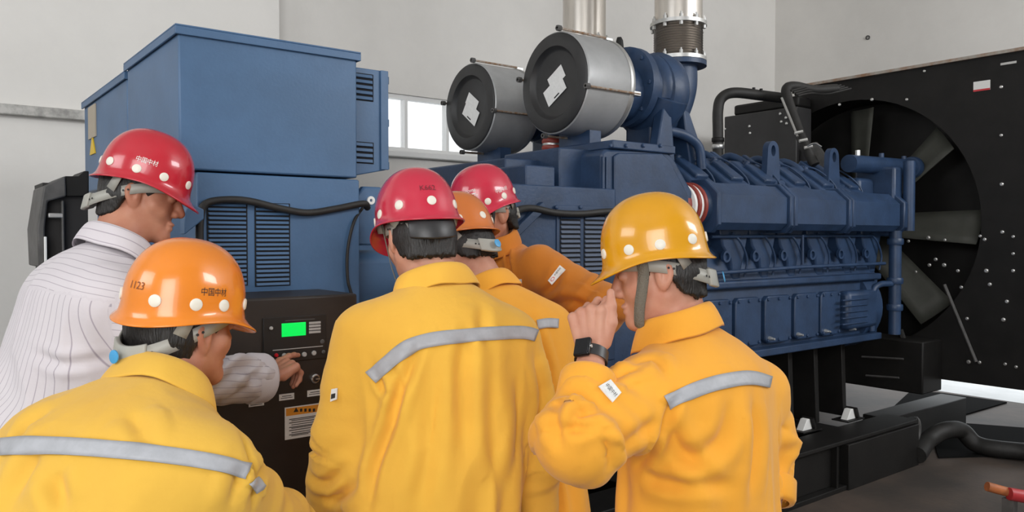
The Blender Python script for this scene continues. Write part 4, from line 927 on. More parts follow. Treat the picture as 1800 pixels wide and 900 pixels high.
# striped shirt: pinstripes along a cloth coordinate carried by the mesh
M_SHIRT = cloth('white_striped_shirt_cloth', (0.66, 0.635, 0.65), 0.03)
nt_ = M_SHIRT.node_tree; at_ = nt_.nodes.new('ShaderNodeAttribute'); at_.attribute_name = 'weft'
ml = nt_.nodes.new('ShaderNodeMath'); ml.operation = 'MULTIPLY'; ml.inputs[1].default_value = 62.0
fr = nt_.nodes.new('ShaderNodeMath'); fr.operation = 'FRACT'; nt_.links.new(at_.outputs['Fac'], ml.inputs[0]); nt_.links.new(ml.outputs[0], fr.inputs[0])
rp = nt_.nodes.new('ShaderNodeValToRGB'); rp.color_ramp.interpolation = 'LINEAR'
for k, (ps, c) in enumerate(((0.0, 1.0), (0.43, 1.0), (0.48, 0.30), (0.52, 0.30), (0.57, 1.0))):
    e_ = rp.color_ramp.elements[k] if k < 2 else rp.color_ramp.elements.new(ps)
    e_.position = ps; e_.color = (c, c * 0.98, c, 1) if c == 1 else (0.60, 0.56, 0.62, 1)
mx = nt_.nodes.new('ShaderNodeMixRGB'); mx.blend_type = 'MULTIPLY'; mx.inputs[0].default_value = 1.0
bsd = nt_.nodes['Principled BSDF']; src_ = bsd.inputs['Base Color'].links[0].from_socket
nt_.links.new(fr.outputs[0], rp.inputs['Fac']); nt_.links.new(src_, mx.inputs[1]); nt_.links.new(rp.outputs['Color'], mx.inputs[2]); nt_.links.new(mx.outputs[0], bsd.inputs['Base Color'])

FH = nrm([FWD[0], FWD[1], 0]); ZZ = vn(0, 0, 1)
def facing(deg): a = math.radians(deg); return FH * math.cos(a) - RGT * math.sin(a)     # 0 = away from the camera, 90 = to the left
def frame(yaw, pitch=0, roll=0):
    """columns: forward, left, up"""
    f = facing(yaw); l = np.cross(ZZ, f); u = ZZ.copy(); p = math.radians(pitch)
    f, u = f * math.cos(p) - u * math.sin(p), u * math.cos(p) + f * math.sin(p)
    r = math.radians(roll); l, u = l * math.cos(r) - u * math.sin(r), u * math.cos(r) + l * math.sin(r)
    return np.stack([f, l, u], 1)

# ------------------------------------------------------------------ head
def head_sdf(Q):
    """Q in head frame: x forward, y left, z up, origin between the ears"""
    S = Q.copy(); S[:, 1] = np.abs(S[:, 1])
    d = ell(Q, (-0.012, 0, 0.042), (0.099, 0.077, 0.094))
    d = smin(d, ell(Q, (0.032, 0, -0.028), (0.060, 0.060, 0.084)), 0.025)
    d = smin(d, cone(S, (-0.005, 0.052, -0.050), (0.070, 0.016, -0.098), 0.020, 0.020), 0.025)
    d = smin(d, cone(Q, (0.076, 0, -0.102), (0.070, 0, -0.096), 0.021, 0.021), 0.02)
    d = smin(d, cone(S, (0.052, 0.040, -0.028), (0.040, 0.050, -0.022), 0.026, 0.024), 0.02)
    d = smin(d, ell(Q, (0.078, 0, 0.030), (0.014, 0.050, 0.013)), 0.014)
    d = smax(d, -(np.linalg.norm(S - vn(0.098, 0.032, 0.008), axis=1) - 0.017), 0.012)
    d = smin(d, ell(S, (0.078, 0.032, 0.007), (0.013, 0.018, 0.012)), 0.005)
    d = smin(d, cone(Q, (0.086, 0, 0.016), (0.108, 0, -0.028), 0.009, 0.013), 0.012)
    d = smin(d, np.linalg.norm(S - vn(0.097, 0.013, -0.034), axis=1) - 0.0095, 0.008)
    d = smin(d, ell(Q, (0.090, 0, -0.063), (0.011, 0.024, 0.0065)), 0.008)
    d = smin(d, ell(Q, (0.088, 0, -0.076), (0.011, 0.021, 0.0070)), 0.008)
    d = smax(d, -ell(Q, (0.104, 0, -0.0695), (0.006, 0.024, 0.0022)), 0.004)
    # ears, tilted back
    c, s = math.cos(0.25), math.sin(0.25); E = S - vn(-0.012, 0.078, -0.008)
    E = np.stack([E[:, 0] * c + E[:, 2] * s, E[:, 1] - 0.25 * (-E[:, 0]), -E[:, 0] * s + E[:, 2] * c], 1)
    w_ = np.where(E[:, 2] < 0, 0.014, 0.020) + 0.0
    ear = ell(np.stack([E[:, 0] * 0.0195 / (0.0195 + 0.12 * np.clip(E[:, 2], -0.03, 0.02)), E[:, 1], E[:, 2]], 1), (0, 0, 0), (0.0205, 0.0085, 0.0335))
    ear = smax(ear, -ell(E, (0.002, 0.011, 0.004), (0.0115, 0.0085, 0.021)), 0.004)
    ear = smin(ear, cone(E, (0.008, 0.003, -0.008), (0.010, 0.003, 0.002), 0.005, 0.0045), 0.004)
    return smin(d, ear, 0.006)
def hair_sdf(Q, nape=-0.085, top=0.0):
    S = Q.copy(); S[:, 1] = np.abs(S[:, 1])
    d = smin(ell(Q, (-0.012, 0, 0.042), (0.103, 0.0820, 0.098)), cone(S, (-0.040, 0.020, -0.02), (-0.046, 0.020, -0.085), 0.062, 0.050), 0.03)
    hl = np.interp(Q[:, 0], [-0.2, -0.07, -0.045, -0.032, -0.012, 0.008, 0.022, 0.034, 0.046, 0.065], [nape, nape + 0.004, nape + 0.02, -0.03, 0.020, 0.028, -0.012, -0.008, 0.045, 0.08])
    hl = hl + 0.007 * vnoise(Q * 150, 3)
    d = smax(d, (hl - Q[:, 2]) * 0.6, 0.006)
    d = smax(d, Q[:, 2] - 0.035, 0.004)                    # the crown sits inside the hat
    return d + 0.0012 * vnoise(Q * np.array([170, 170, 40]), 5)

# ------------------------------------------------------------------ hand
def hand_prims(Wp, f, n, s, curl, spread=0.0, thumb=None):
    """Wp wrist, f towards the knuckles, n palm normal, s towards the thumb; returns cones"""
    f = nrm(f); n = nrm(n - f * (n @ f)); s = nrm(s - f * (s @ f) - n * (s @ n)); out = []
    kn = [(0.033, 0.086), (0.0115, 0.091), (-0.0105, 0.087), (-0.031, 0.079)]
    ln = [(0.043, 0.026, 0.021), (0.047, 0.030, 0.022), (0.043, 0.028, 0.021), (0.034, 0.021, 0.019)]
    rr = [0.0094, 0.0096, 0.0090, 0.0080]
    for i in range(4):
        K = Wp + f * kn[i][1] + s * kn[i][0]
        out.append((Wp + f * 0.012 + s * kn[i][0] * 0.55, K - n * -0.001, 0.0150, 0.0118))
        out.append((Wp + f * 0.030 + s * kn[i][0] * 0.8 + n * 0.010, K + n * 0.006, 0.0120, 0.0095))
        a = 0.0; p_ = K; c_ = curl[i] if hasattr(curl[0], '__len__') else curl
        for j in range(3):
            a += math.radians(c_[j]); dr = f * math.cos(a) + n * math.sin(a) + s * spread * (1.5 - i)
            q_ = p_ + nrm(dr) * ln[i][j]; out.append((p_, q_, rr[i] * (1 - 0.09 * j), rr[i] * (1 - 0.09 * (j + 1)))); p_ = q_
    t0 = Wp + f * 0.022 + s * 0.026 + n * 0.010
    th = thumb or [(0.75, 0.65, 0.25), (0.95, 0.25, 0.25), (1.0, 0.05, 0.25)]
    for j, (L_, ra, rb) in enumerate(((0.044, 0.0165, 0.0125), (0.034, 0.0120, 0.0105), (0.027, 0.0105, 0.0082))):
        dr = nrm(f * th[j][0] + s * th[j][1] + n * th[j][2]); q_ = t0 + dr * L_; out.append((t0, q_, ra, rb)); t0 = q_
    return out

# ------------------------------------------------------------------ person
class Person: pass
def build_person(spec):
    S = spec; P_ = Person(); P_.spec = S
    neck = D(*S['neck']); fw = facing(S['yaw']); left = np.cross(ZZ, fw); ln_ = math.radians(S.get('lean', 8))
    U = ZZ * math.cos(ln_) + fw * math.sin(ln_); Bk = -(fw * math.cos(ln_) - ZZ * math.sin(ln_))
    if 'roll' in S:
        r_ = math.radians(S['roll']); left, U = left * math.cos(r_) - U * math.sin(r_), U * math.cos(r_) + left * math.sin(r_)
    sp = S.get('spine', 0.55); hip = neck - U * sp; hip = hip + Bk * -0.02
    P_.neck, P_.U, P_.Bk, P_.left, P_.hip = neck, U, Bk, left, hip
    hipz = S.get('hipz'); 
    sw = S.get('sw', 0.185) - 0.018; SL = neck - U * 0.150 + left * sw - Bk * 0.01; SR = neck - U * 0.150 - left * sw - Bk * 0.01
    SL = D(*S['SL']) if 'SL' in S else SL; SR = D(*S['SR']) if 'SR' in S else SR
    EL, ER, WL, WR = [D(*S[k]) for k in ('EL', 'ER', 'WL', 'WR')]
    hc = D(*S['head'][:3]); HF = frame(*S['head'][3:6]); P_.hc, P_.HF = hc, HF
    foot = vn(hip[0], hip[1], 0) + fw * 0.03
    root = thing('person', tuple(foot), S['label'], 'person'); P_.root = root
    g = S.get('girth', 1.0)
    tab = np.array(S.get('torso') or [(-0.16, 0.0, 0.205, 0.150), (0.0, 0.0, 0.200, 0.148), (0.15, 0.0, 0.195, 0.142), (0.30, 0.012, 0.200, 0.140), (0.40, 0.020, 0.208, 0.135), (0.445, 0.022, 0.200, 0.122), (0.485, 0.018, 0.168, 0.100), (0.520, 0.006, 0.112, 0.082), (0.552, -0.012, 0.062, 0.062)])
    tab[:, 0] *= sp / 0.55; vv = np.linspace(tab[0, 0], tab[-1, 0], 60)
    def sm_(col):
        y = np.interp(vv, tab[:, 0], tab[:, col]); k = np.array([1, 3, 5, 3, 1.]) / 13
        yp = np.pad(y, 2, mode='edge'); return np.convolve(yp, k, 'valid')
    cb, ww, dd = sm_(1), sm_(2) * g, sm_(3) * g
    v0, v1 = tab[0, 0], tab[-1, 0]
    def loc(P): q = P - hip; return q @ left, q @ Bk, q @ U
    def torso(P, grow=0.0):
        a, b, v = loc(P); w_ = np.interp(v, vv, ww) + grow; d_ = np.interp(v, vv, dd) + grow; c = np.interp(v, vv, cb)
        qa, qb = np.abs(a) / w_, np.abs(b - c) / d_
        e = (qa ** 2.3 + qb ** 2.3) ** (1 / 2.3)
        ds = (e - 1) * np.where(e > 1e-6, np.sqrt(a * a + (b - c) ** 2 + 1e-9) / np.maximum(e, 1e-3), 0.1)
        ds = np.clip(ds, -0.12, None)
        return smax(ds, np.maximum(v0 - v, v - v1), 0.02)
    ru, re, rw = S.get('arm', (0.080, 0.072, 0.058))
    rL = S.get('armL', (ru, re, rw)); rR = S.get('armR', (ru, re, rw))
    def arm(P, s, e, w, r):
        ax = nrm(w - e); fo = cone(P, e, w, r[1], r[2]); fo = np.maximum(fo, (P - w) @ ax)
        return smin(cone(P, s, e, r[0], r[1]), fo, 0.03)
    def jacket(P):
        d = torso(P)
        for s, e, w, r in ((SL, EL, WL, rL), (SR, ER, WR, rR)):
            d = smin(d, arm(P, s, e, w, r), 0.05)
        return d
    pts = np.stack([SL, SR, EL, ER, WL, WR, neck, hip - U * 0.2]); lo = pts.min(0) - 0.27; hi = pts.max(0) + 0.27
    V, Q = mesh_sdf(jacket, lo, hi, S.get('h', 0.0075))
    N_ = vnormals(V, Q)
    a, b, v = loc(V); dT = torso(V); dL = arm(V, SL, EL, WL, rL); dR = arm(V, SR, ER, WR, rR)
    wa = np.clip((dT - np.minimum(dL, dR)) / 0.05, 0, 1); sd = S.get('seed', 1); amp = S.get('fold', 1.0)
    # hanging folds of the body
    f1 = vnoise(np.stack([a * 15, b * 15, v * 2.6], 1) + sd * 7.3, sd); f1 = 1 - np.abs(f1) * 2.2
    f2 = vnoise(np.stack([a * 8 + v * 5, b * 9, v * 6 - a * 4], 1) + sd * 3.1, sd + 1)
    low = np.clip((0.46 - v) / 0.28, 0.12, 1)
    disp = (0.015 * f1 + 0.007 * f2) * low * (1 - wa)
    # sleeve folds across and around the elbow
    for s, e, w in ((SL, EL, WL), (SR, ER, WR)):
        for p0, p1, sg in ((s, e, 0), (e, w, 1)):
            ax = p1 - p0; L_ = np.linalg.norm(ax); ax = ax / L_; t = (V - p0) @ ax; rr = V - p0 - t[:, None] * ax
            near = np.exp(-((t - (L_ if sg == 0 else 0)) / 0.13) ** 2) * 1.1 + (np.exp(-((t - L_) / 0.07) ** 2) * 0.8 if sg else 0.25)
            inr = np.clip(1 - np.linalg.norm(rr, axis=1) / 0.16, 0, 1) * (t > -0.03) * (t < L_ + 0.03)
            fl = vnoise(np.stack([t * 30 + rr[:, 0] * 9 - rr[:, 2] * 7, rr[:, 1] * 9, rr[:, 2] * 9], 1) + sd + sg * 5, sd + 4)
            disp = disp + 0.014 * fl * near * wa * np.clip(inr * 2, 0, 1)
    V = V + N_ * (disp * amp)[:, None]
    N_ = vnormals(V, Q); bv = bvh_of(V, Q)
    # creases traced on the cloth, as grooves with a soft ridge beside them
    for poly, am, wd in S.get('creases', []):
        cp = []
        pl = curve([vn(x, y, 0) for x, y in poly], 6)
        for c in pl:
            r_ = ray(c[0], c[1]); hit = bv.ray_cast(Vector(CAM), Vector(nrm(r_)))
            if hit[0] is not None: cp.append(np.array(hit[0]))
        if len(cp) < 2: continue
        dm = np.full(len(V), 9.0); tt = np.zeros(len(V)); sd_ = np.zeros(len(V))
        box = (V > np.min(cp, 0) - 4 * wd).all(1) & (V < np.max(cp, 0) + 4 * wd).all(1); idx = np.where(box)[0]; Vs = V[idx]; dmx = np.full(len(idx), 9.0); tx = np.zeros(len(idx)); sx_ = np.zeros(len(idx))
        for k in range(len(cp) - 1):
            a_, b_ = cp[k], cp[k + 1]; ba = b_ - a_; t = np.clip((Vs - a_) @ ba / (ba @ ba + 1e-12), 0, 1); rv = Vs - a_ - t[:, None] * ba; di = np.linalg.norm(rv, axis=1)
            m_ = di < dmx; dmx[m_] = di[m_]; tx[m_] = (k + t[m_]) / (len(cp) - 1)
            side = np.cross(ba, FWD); side = side / (np.linalg.norm(side) + 1e-9); sx_[m_] = (rv @ side)[m_]
        env = np.clip(np.sin(np.pi * np.clip(tx, 0.02, 0.98)), 0, 1) ** 0.6
        pr = -np.exp(-(dmx / wd) ** 2) + 0.55 * np.exp(-((np.abs(sx_) - 1.9 * wd) / (1.1 * wd)) ** 2) * (dmx < 4 * wd)
        V[idx] += N_[idx] * (2.4 * am * pr * env)[:, None]
    bv = bvh_of(V, Q); P_.bvh = bv; P_.V, P_.Q = V, Q
    at = {}
    if S['cloth'] is M_SHIRT:
        yoke = np.clip((v - 0.40 * sp / 0.55) / 0.02, 0, 1); tw = np.where(wa > 0.5, (V @ nrm(np.cross(WR - ER, FWD))) * 1.0, np.where(yoke > 0.5, v * 1.0 + 0.006 * np.sin(a * 20), a))
        at = {'weft': tw}
    soft(S.get('top', 'work_jacket'), V, Q, S['cloth'], root, at)
    # --- body: head and neck, hands, and a simple core under the clothes
    hb = HF
    def body_head(P):
        Q_ = (P - hc) @ hb; d = head_sdf(Q_)
        n0 = hc + hb @ vn(-0.018, 0, -0.035); n1 = neck - U * 0.05 - Bk * 0.035
        nr = S.get('neck_r', 0.060)
        d = smin(d, cone(P, n0, n1, nr - 0.004, nr + 0.008), 0.022)
        return d
    bp = np.stack([hc, neck - U * 0.06])
    Vh, Qh = mesh_sdf(body_head, np.minimum(hc - 0.17, neck - 0.14), np.maximum(hc + 0.17, neck + 0.12), 0.0042)
    parts = [(Vh, Qh)]
    for key, e, w in (('HL', EL, WL), ('HR', ER, WR)):
        hs_ = S.get(key); fdir = nrm(w - e)
        sgn = 1 if key == 'HL' else -1
        if hs_ is None:
            n_ = nrm(-left * sgn + fw * 0.2); hs_ = dict(n=n_, s=fw, curl=(22, 30, 18))
        f_ = hs_.get('f', fdir); w0 = w + fdir * hs_.get('out', 0.015)
        pr = hand_prims(w0, f_, hs_['n'], hs_['s'], hs_['curl'], hs_.get('spread', 0.02), hs_.get('thumb'))
        def hsd(P, pr=pr, e=e, w=w, w0=w0, fdir=fdir):
            d = cone(P, e + (w - e) * 0.5, w0 + fdir * 0.005, 0.038, 0.027)
            for a_, b_, r1, r2 in pr: d = smin(d, cone(P, a_, b_, r1, r2), 0.006)
            return d
        ps = np.array([p for c in pr for p in c[:2]] + [e + (w - e) * 0.5])
        parts.append(mesh_sdf(hsd, ps.min(0) - 0.05, ps.max(0) + 0.05, 0.0032 if key in S else 0.0055))
        if key == 'HL': P_.wristL = (w0, fdir)
    # legs
    zh = hip[2]; hipw = 0.088
    HLj, HRj = hip + left * hipw, hip - left * hipw
    lh = nrm(vn(left[0], left[1], 0))
    AL, AR = foot + lh * 0.12 + vn(0, 0, 0.09), foot - lh * 0.12 + vn(0, 0, 0.09)
    KL, KR = (HLj + AL) / 2 + fw * S.get('knee', 0.03), (HRj + AR) / 2 + fw * S.get('knee', 0.03)
    def core(P):
        d = torso(P, -0.035)
        for s, e, w in ((SL, EL, WL), (SR, ER, WR)): d = smin(d, smin(cone(P, s, e, 0.045, 0.04), cone(P, e, (e + w) / 2, 0.04, 0.036), 0.02), 0.02)
        for h_, k_, a_ in ((HLj, KL, AL), (HRj, KR, AR)): d = smin(d, smin(cone(P, h_, k_, 0.07, 0.05), cone(P, k_, a_, 0.05, 0.034), 0.02), 0.03)
        return d
    allp = np.stack([SL, SR, EL, ER, WL, WR, neck, hip, AL, AR]); parts.append(mesh_sdf(core, allp.min(0) - 0.25, allp.max(0) + 0.2, 0.02, N=10))
    o_ = 0; Vs, Qs = [], []
    for v_, q_ in parts: Vs.append(v_); Qs.append(q_ + o_); o_ += len(v_)
    soft('body', np.concatenate(Vs), np.concatenate(Qs), S['skin'], root)
    # hair
    Vq, Qq = mesh_sdf(lambda P: hair_sdf((P - hc) @ hb, S.get('nape', -0.085)), hc - 0.15, hc + 0.17, 0.0042)
    soft('hair', Vq, Qq, M_HAIR, root)
    # eyes, brows
    for sg in (-1, 1):
        c = hc + hb @ vn(0.0795, sg * 0.032, 0.007)
        g_ = G().lathe([(0.0005, -0.0115), (0.006, -0.010), (0.0105, -0.005), (0.0118, 0), (0.0105, 0.005), (0.006, 0.010), (0.0005, 0.0115)], c, hb[:, 0], 16)
        ey = obj('eye', g_, M_EYE, root)
        obj('iris', G().lathe([(0.0055, 0.0098), (0.003, 0.0122), (0.0003, 0.0126)], c, hb[:, 0], 12), M_IRIS, ey)
        br = [hc + hb @ vn(0.092 - 0.35 * abs(y - 0.015) ** 1.15, sg * y, 0.030 + 0.004 * math.sin((y - 0.012) * 60)) for y in (0.012, 0.024, 0.036, 0.048)]
        obj('eyebrow', G().tube(br, [0.003, 0.0042, 0.0038, 0.002], 8), M_HAIR, root)
    # trousers and boots
    def trou(P):
        d = cone(P, hip + left * 0.07, hip - left * 0.07, 0.125, 0.125)
        for h_, k_, a_ in ((HLj, KL, AL), (HRj, KR, AR)):
            sh = np.maximum(cone(P, k_, a_, 0.088, 0.075), (AL[2] - 0.02) - P[:, 2])
            d = smin(d, smin(cone(P, h_, k_, 0.108, 0.088), sh, 0.03), 0.03)
        return d
    pp = np.stack([hip, AL, AR, KL, KR]); Vt, Qt = mesh_sdf(trou, pp.min(0) - 0.18, pp.max(0) + 0.18, 0.014, N=10)
    Nt = vnormals(Vt, Qt); Vt = Vt + Nt * (0.006 * vnoise(Vt * np.array([12, 12, 7]), sd + 9))[:, None]
    soft('trousers', Vt, Qt, S.get('legs', S['cloth']), root)
    for A_ in (AL, AR):
        def boot(P, A_=A_):
            d = smin(cone(P, A_ + vn(0, 0, 0.06), A_ - vn(0, 0, 0.04), 0.050, 0.048), cone(P, A_ + fw * -0.02 - vn(0, 0, 0.042), A_ + fw * 0.15 - vn(0, 0, 0.05), 0.046, 0.040), 0.03)
            return np.maximum(d, 0.002 - P[:, 2])
        Vb, Qb = mesh_sdf(boot, A_ - 0.27, A_ + 0.27, 0.012, N=10); Vb[:, 2] = np.maximum(Vb[:, 2], 0.0015); soft('boot', Vb, Qb, M_BOOT, root)
    # collar
    if S.get('collar', True):
        cs = S.get('collar_scale', 1.0); n0 = hc + hb @ vn(-0.018, 0, -0.035); n1 = neck - U * 0.05 - Bk * 0.035
        ax = nrm(n0 - n1) * 0.65 + U * 0.35; ax = nrm(ax); cf = nrm(fw - ax * (fw @ ax)); cl = np.cross(ax, cf)
        c0 = n1 + nrm(n0 - n1) * (0.072 + S.get('collar_up', 0.0)) + cf * S.get('collar_f', 0.0)
        rows = []; A_ = [math.radians(x) for x in np.linspace(-152, 152, 49)]
        g_ = G(); vs_ = []
        for a_ in A_:
            k = (abs(a_) / math.radians(152)); e = -cf * math.cos(a_) + cl * math.sin(a_)
            low = 0.036 + 0.022 * k ** 3; out = 0.031 + 0.012 * k ** 2
            rb = (0.074 - 0.004 * math.cos(2 * a_)) * cs
            wob = 0.0025 * math.sin(a_ * 5 + sd)
            drop = ax * (-0.030 * k ** 1.5)
            for r_, z_ in ((rb + 0.004, -0.045), (rb + 0.000, -0.015), (rb - 0.001, 0.022), (rb + 0.003, 0.030), (rb + 0.010, 0.027), (rb + 0.020 + wob, 0.008), (rb + out + wob, -low + 0.006 + wob)):
                vs_.append(c0 + e * r_ + ax * z_ * cs + drop)
        fs_ = [(i * 7 + j, i * 7 + j + 1, (i + 1) * 7 + j + 1, (i + 1) * 7 + j) for i in range(48) for j in range(6)]
        g_.add(vs_, fs_); co = obj('collar', g_, S['cloth'], root, smooth=80, fix=False)
        if at:
            t_ = co.data.attributes.new('weft', 'FLOAT', 'POINT'); t_.data.foreach_set('value', np.array([[0, .012, .028, .034, .040, .055, .075][i % 7] for i in range(len(vs_))], np.float32))
        md = co.modifiers.new('thickness', 'SOLIDIFY'); md.thickness = 0.003
        md = co.modifiers.new('smooth', 'SUBSURF'); md.levels = 1; md.render_levels = 1
    # cuffs: a stitched band round each sleeve end
    for e, w, r in ((EL, WL, rL), (ER, WR, rR)):
        ax = nrm(w - e); h_ = nrm(np.cross(ax, vn(0.3, 0.5, 0.8))); w2 = np.cross(ax, h_)
        g_ = G().lathe([(r[2] - 0.010, 0.004), (r[2] + 0.002, 0.002), (r[2] + 0.006, -0.006), (r[2] + 0.008, -0.05), (r[2] + 0.003, -0.056), (r[2] - 0.004, -0.05)], w, ax, 28, caps=False)
        cu = obj('cuff', g_, S['cloth'], root, smooth=60)
        if at: t_ = cu.data.attributes.new('weft', 'FLOAT', 'POINT'); t_.data.foreach_set('value', np.zeros(len(g_.v), np.float32))
    return P_

def cast(bv, px, py):
    h = bv.ray_cast(Vector(CAM), Vector(nrm(ray(px, py))))
    if h[0] is None: return None
    p, n_ = np.array(h[0]), np.array(h[1]); 
    if n_ @ FWD > 0: n_ = -n_
    return p, n_

def strip(P_, name, path, hw, material, off=0.004, rows=5, dens=6, label=None, parent=None):
    """band laid on the cloth: path of pixel points, hw half width in pixels (number or per point)"""
    hws = hw if hasattr(hw, '__len__') else [hw] * len(path)
    pl = curve([vn(x, y, h_) for (x, y), h_ in zip(path, hws)], dens); vs_ = []; ok = []
    for i, c in enumerate(pl):
        t = pl[min(i + 1, len(pl) - 1)] - pl[max(i - 1, 0)]; nn = vn(-t[1], t[0], 0); nn /= np.linalg.norm(nn[:2]) + 1e-9
        row = [cast(P_.bvh, *(c[:2] + nn[:2] * c[2] * (-1 + 2 * k / (rows - 1)))) for k in range(rows)]
        if any(r is None for r in row): continue
        cen = row[rows // 2][0]
        vs_.append([r[0] + r[1] * off - FWD * 0.001 for r in row])
    if len(vs_) < 2: return None
    A = np.array(vs_); 
    for _ in range(2):                                      # relax so that the band does not follow every crumple
        A[1:-1] = 0.5 * A[1:-1] + 0.25 * (A[:-2] + A[2:])
    A = A - FWD * 0.0015
    n_ = len(A); g_ = G().add(A.reshape(-1, 3), [(i * rows + k, i * rows + k + 1, (i + 1) * rows + k + 1, (i + 1) * rows + k) for i in range(n_ - 1) for k in range(rows - 1)])
    o = obj(name, g_, material, parent or P_.root, smooth=80, fix=False, label=label)
    md = o.modifiers.new('thickness', 'SOLIDIFY'); md.thickness = 0.002; md.offset = 0
    return o

def decal(P_, name, quad, material, body=None, size=0.5, ink=None, n=5, off=0.006, label=None):
    """patch on cloth between four pixel corners (tl, tr, br, bl); optional lettering laid on it"""
    q = [vn(*c, 0) for c in quad]
    def uv(u, v): return (q[0] * (1 - u) + q[1] * u) * (1 - v) + (q[3] * (1 - u) + q[2] * u) * v
    cs = [cast(P_.bvh, *uv(u, v)[:2]) for u, v in ((0.5, 0.5), (0.15, 0.15), (0.85, 0.15), (0.85, 0.85), (0.15, 0.85))]
    cs = [c for c in cs if c is not None]
    if not cs: return None
    pc = np.mean([c[0] for c in cs], 0); pn = nrm(np.mean([c[1] for c in cs], 0)); pc = pc + pn * off
    def at_(u, v):
        r_ = ray(*uv(u, v)[:2]); dp = (pc - CAM) @ pn / (r_ @ pn)
        h = cast(P_.bvh, *uv(u, v)[:2]); dc = dp if h is None else (h[0] - CAM) @ FWD - off
        return CAM + r_ * (min(dp, dc) if abs(dp - dc) < 0.03 else dp)
    grid = [at_(i / n, j / n) for j in range(n + 1) for i in range(n + 1)]
    g_ = G().add(grid, [(j * (n + 1) + i, j * (n + 1) + i + 1, (j + 1) * (n + 1) + i + 1, (j + 1) * (n + 1) + i) for j in range(n) for i in range(n)])
    o = obj(name, g_, material, P_.root, smooth=0, fix=False, label=label)
    md = o.modifiers.new('thickness', 'SOLIDIFY'); md.thickness = 0.003; md.offset = 0
    for (txt, u, v, sx, sy, mt) in (body or []):
        vs_, fs_ = text_mesh(txt, 1.0)
        A = np.array(vs_); w_ = max(A[:, 0].max() - A[:, 0].min(), 1e-6); h_ = max(A[:, 1].max() - A[:, 1].min(), 1e-6)
        pts = [at_(u + p_[0] / w_ * sx, v - p_[1] / h_ * sy) + pn * 0.0022 for p_ in A]
        obj('lettering', G().add(pts, fs_), mt, o, smooth=0, fix=False)
    return o

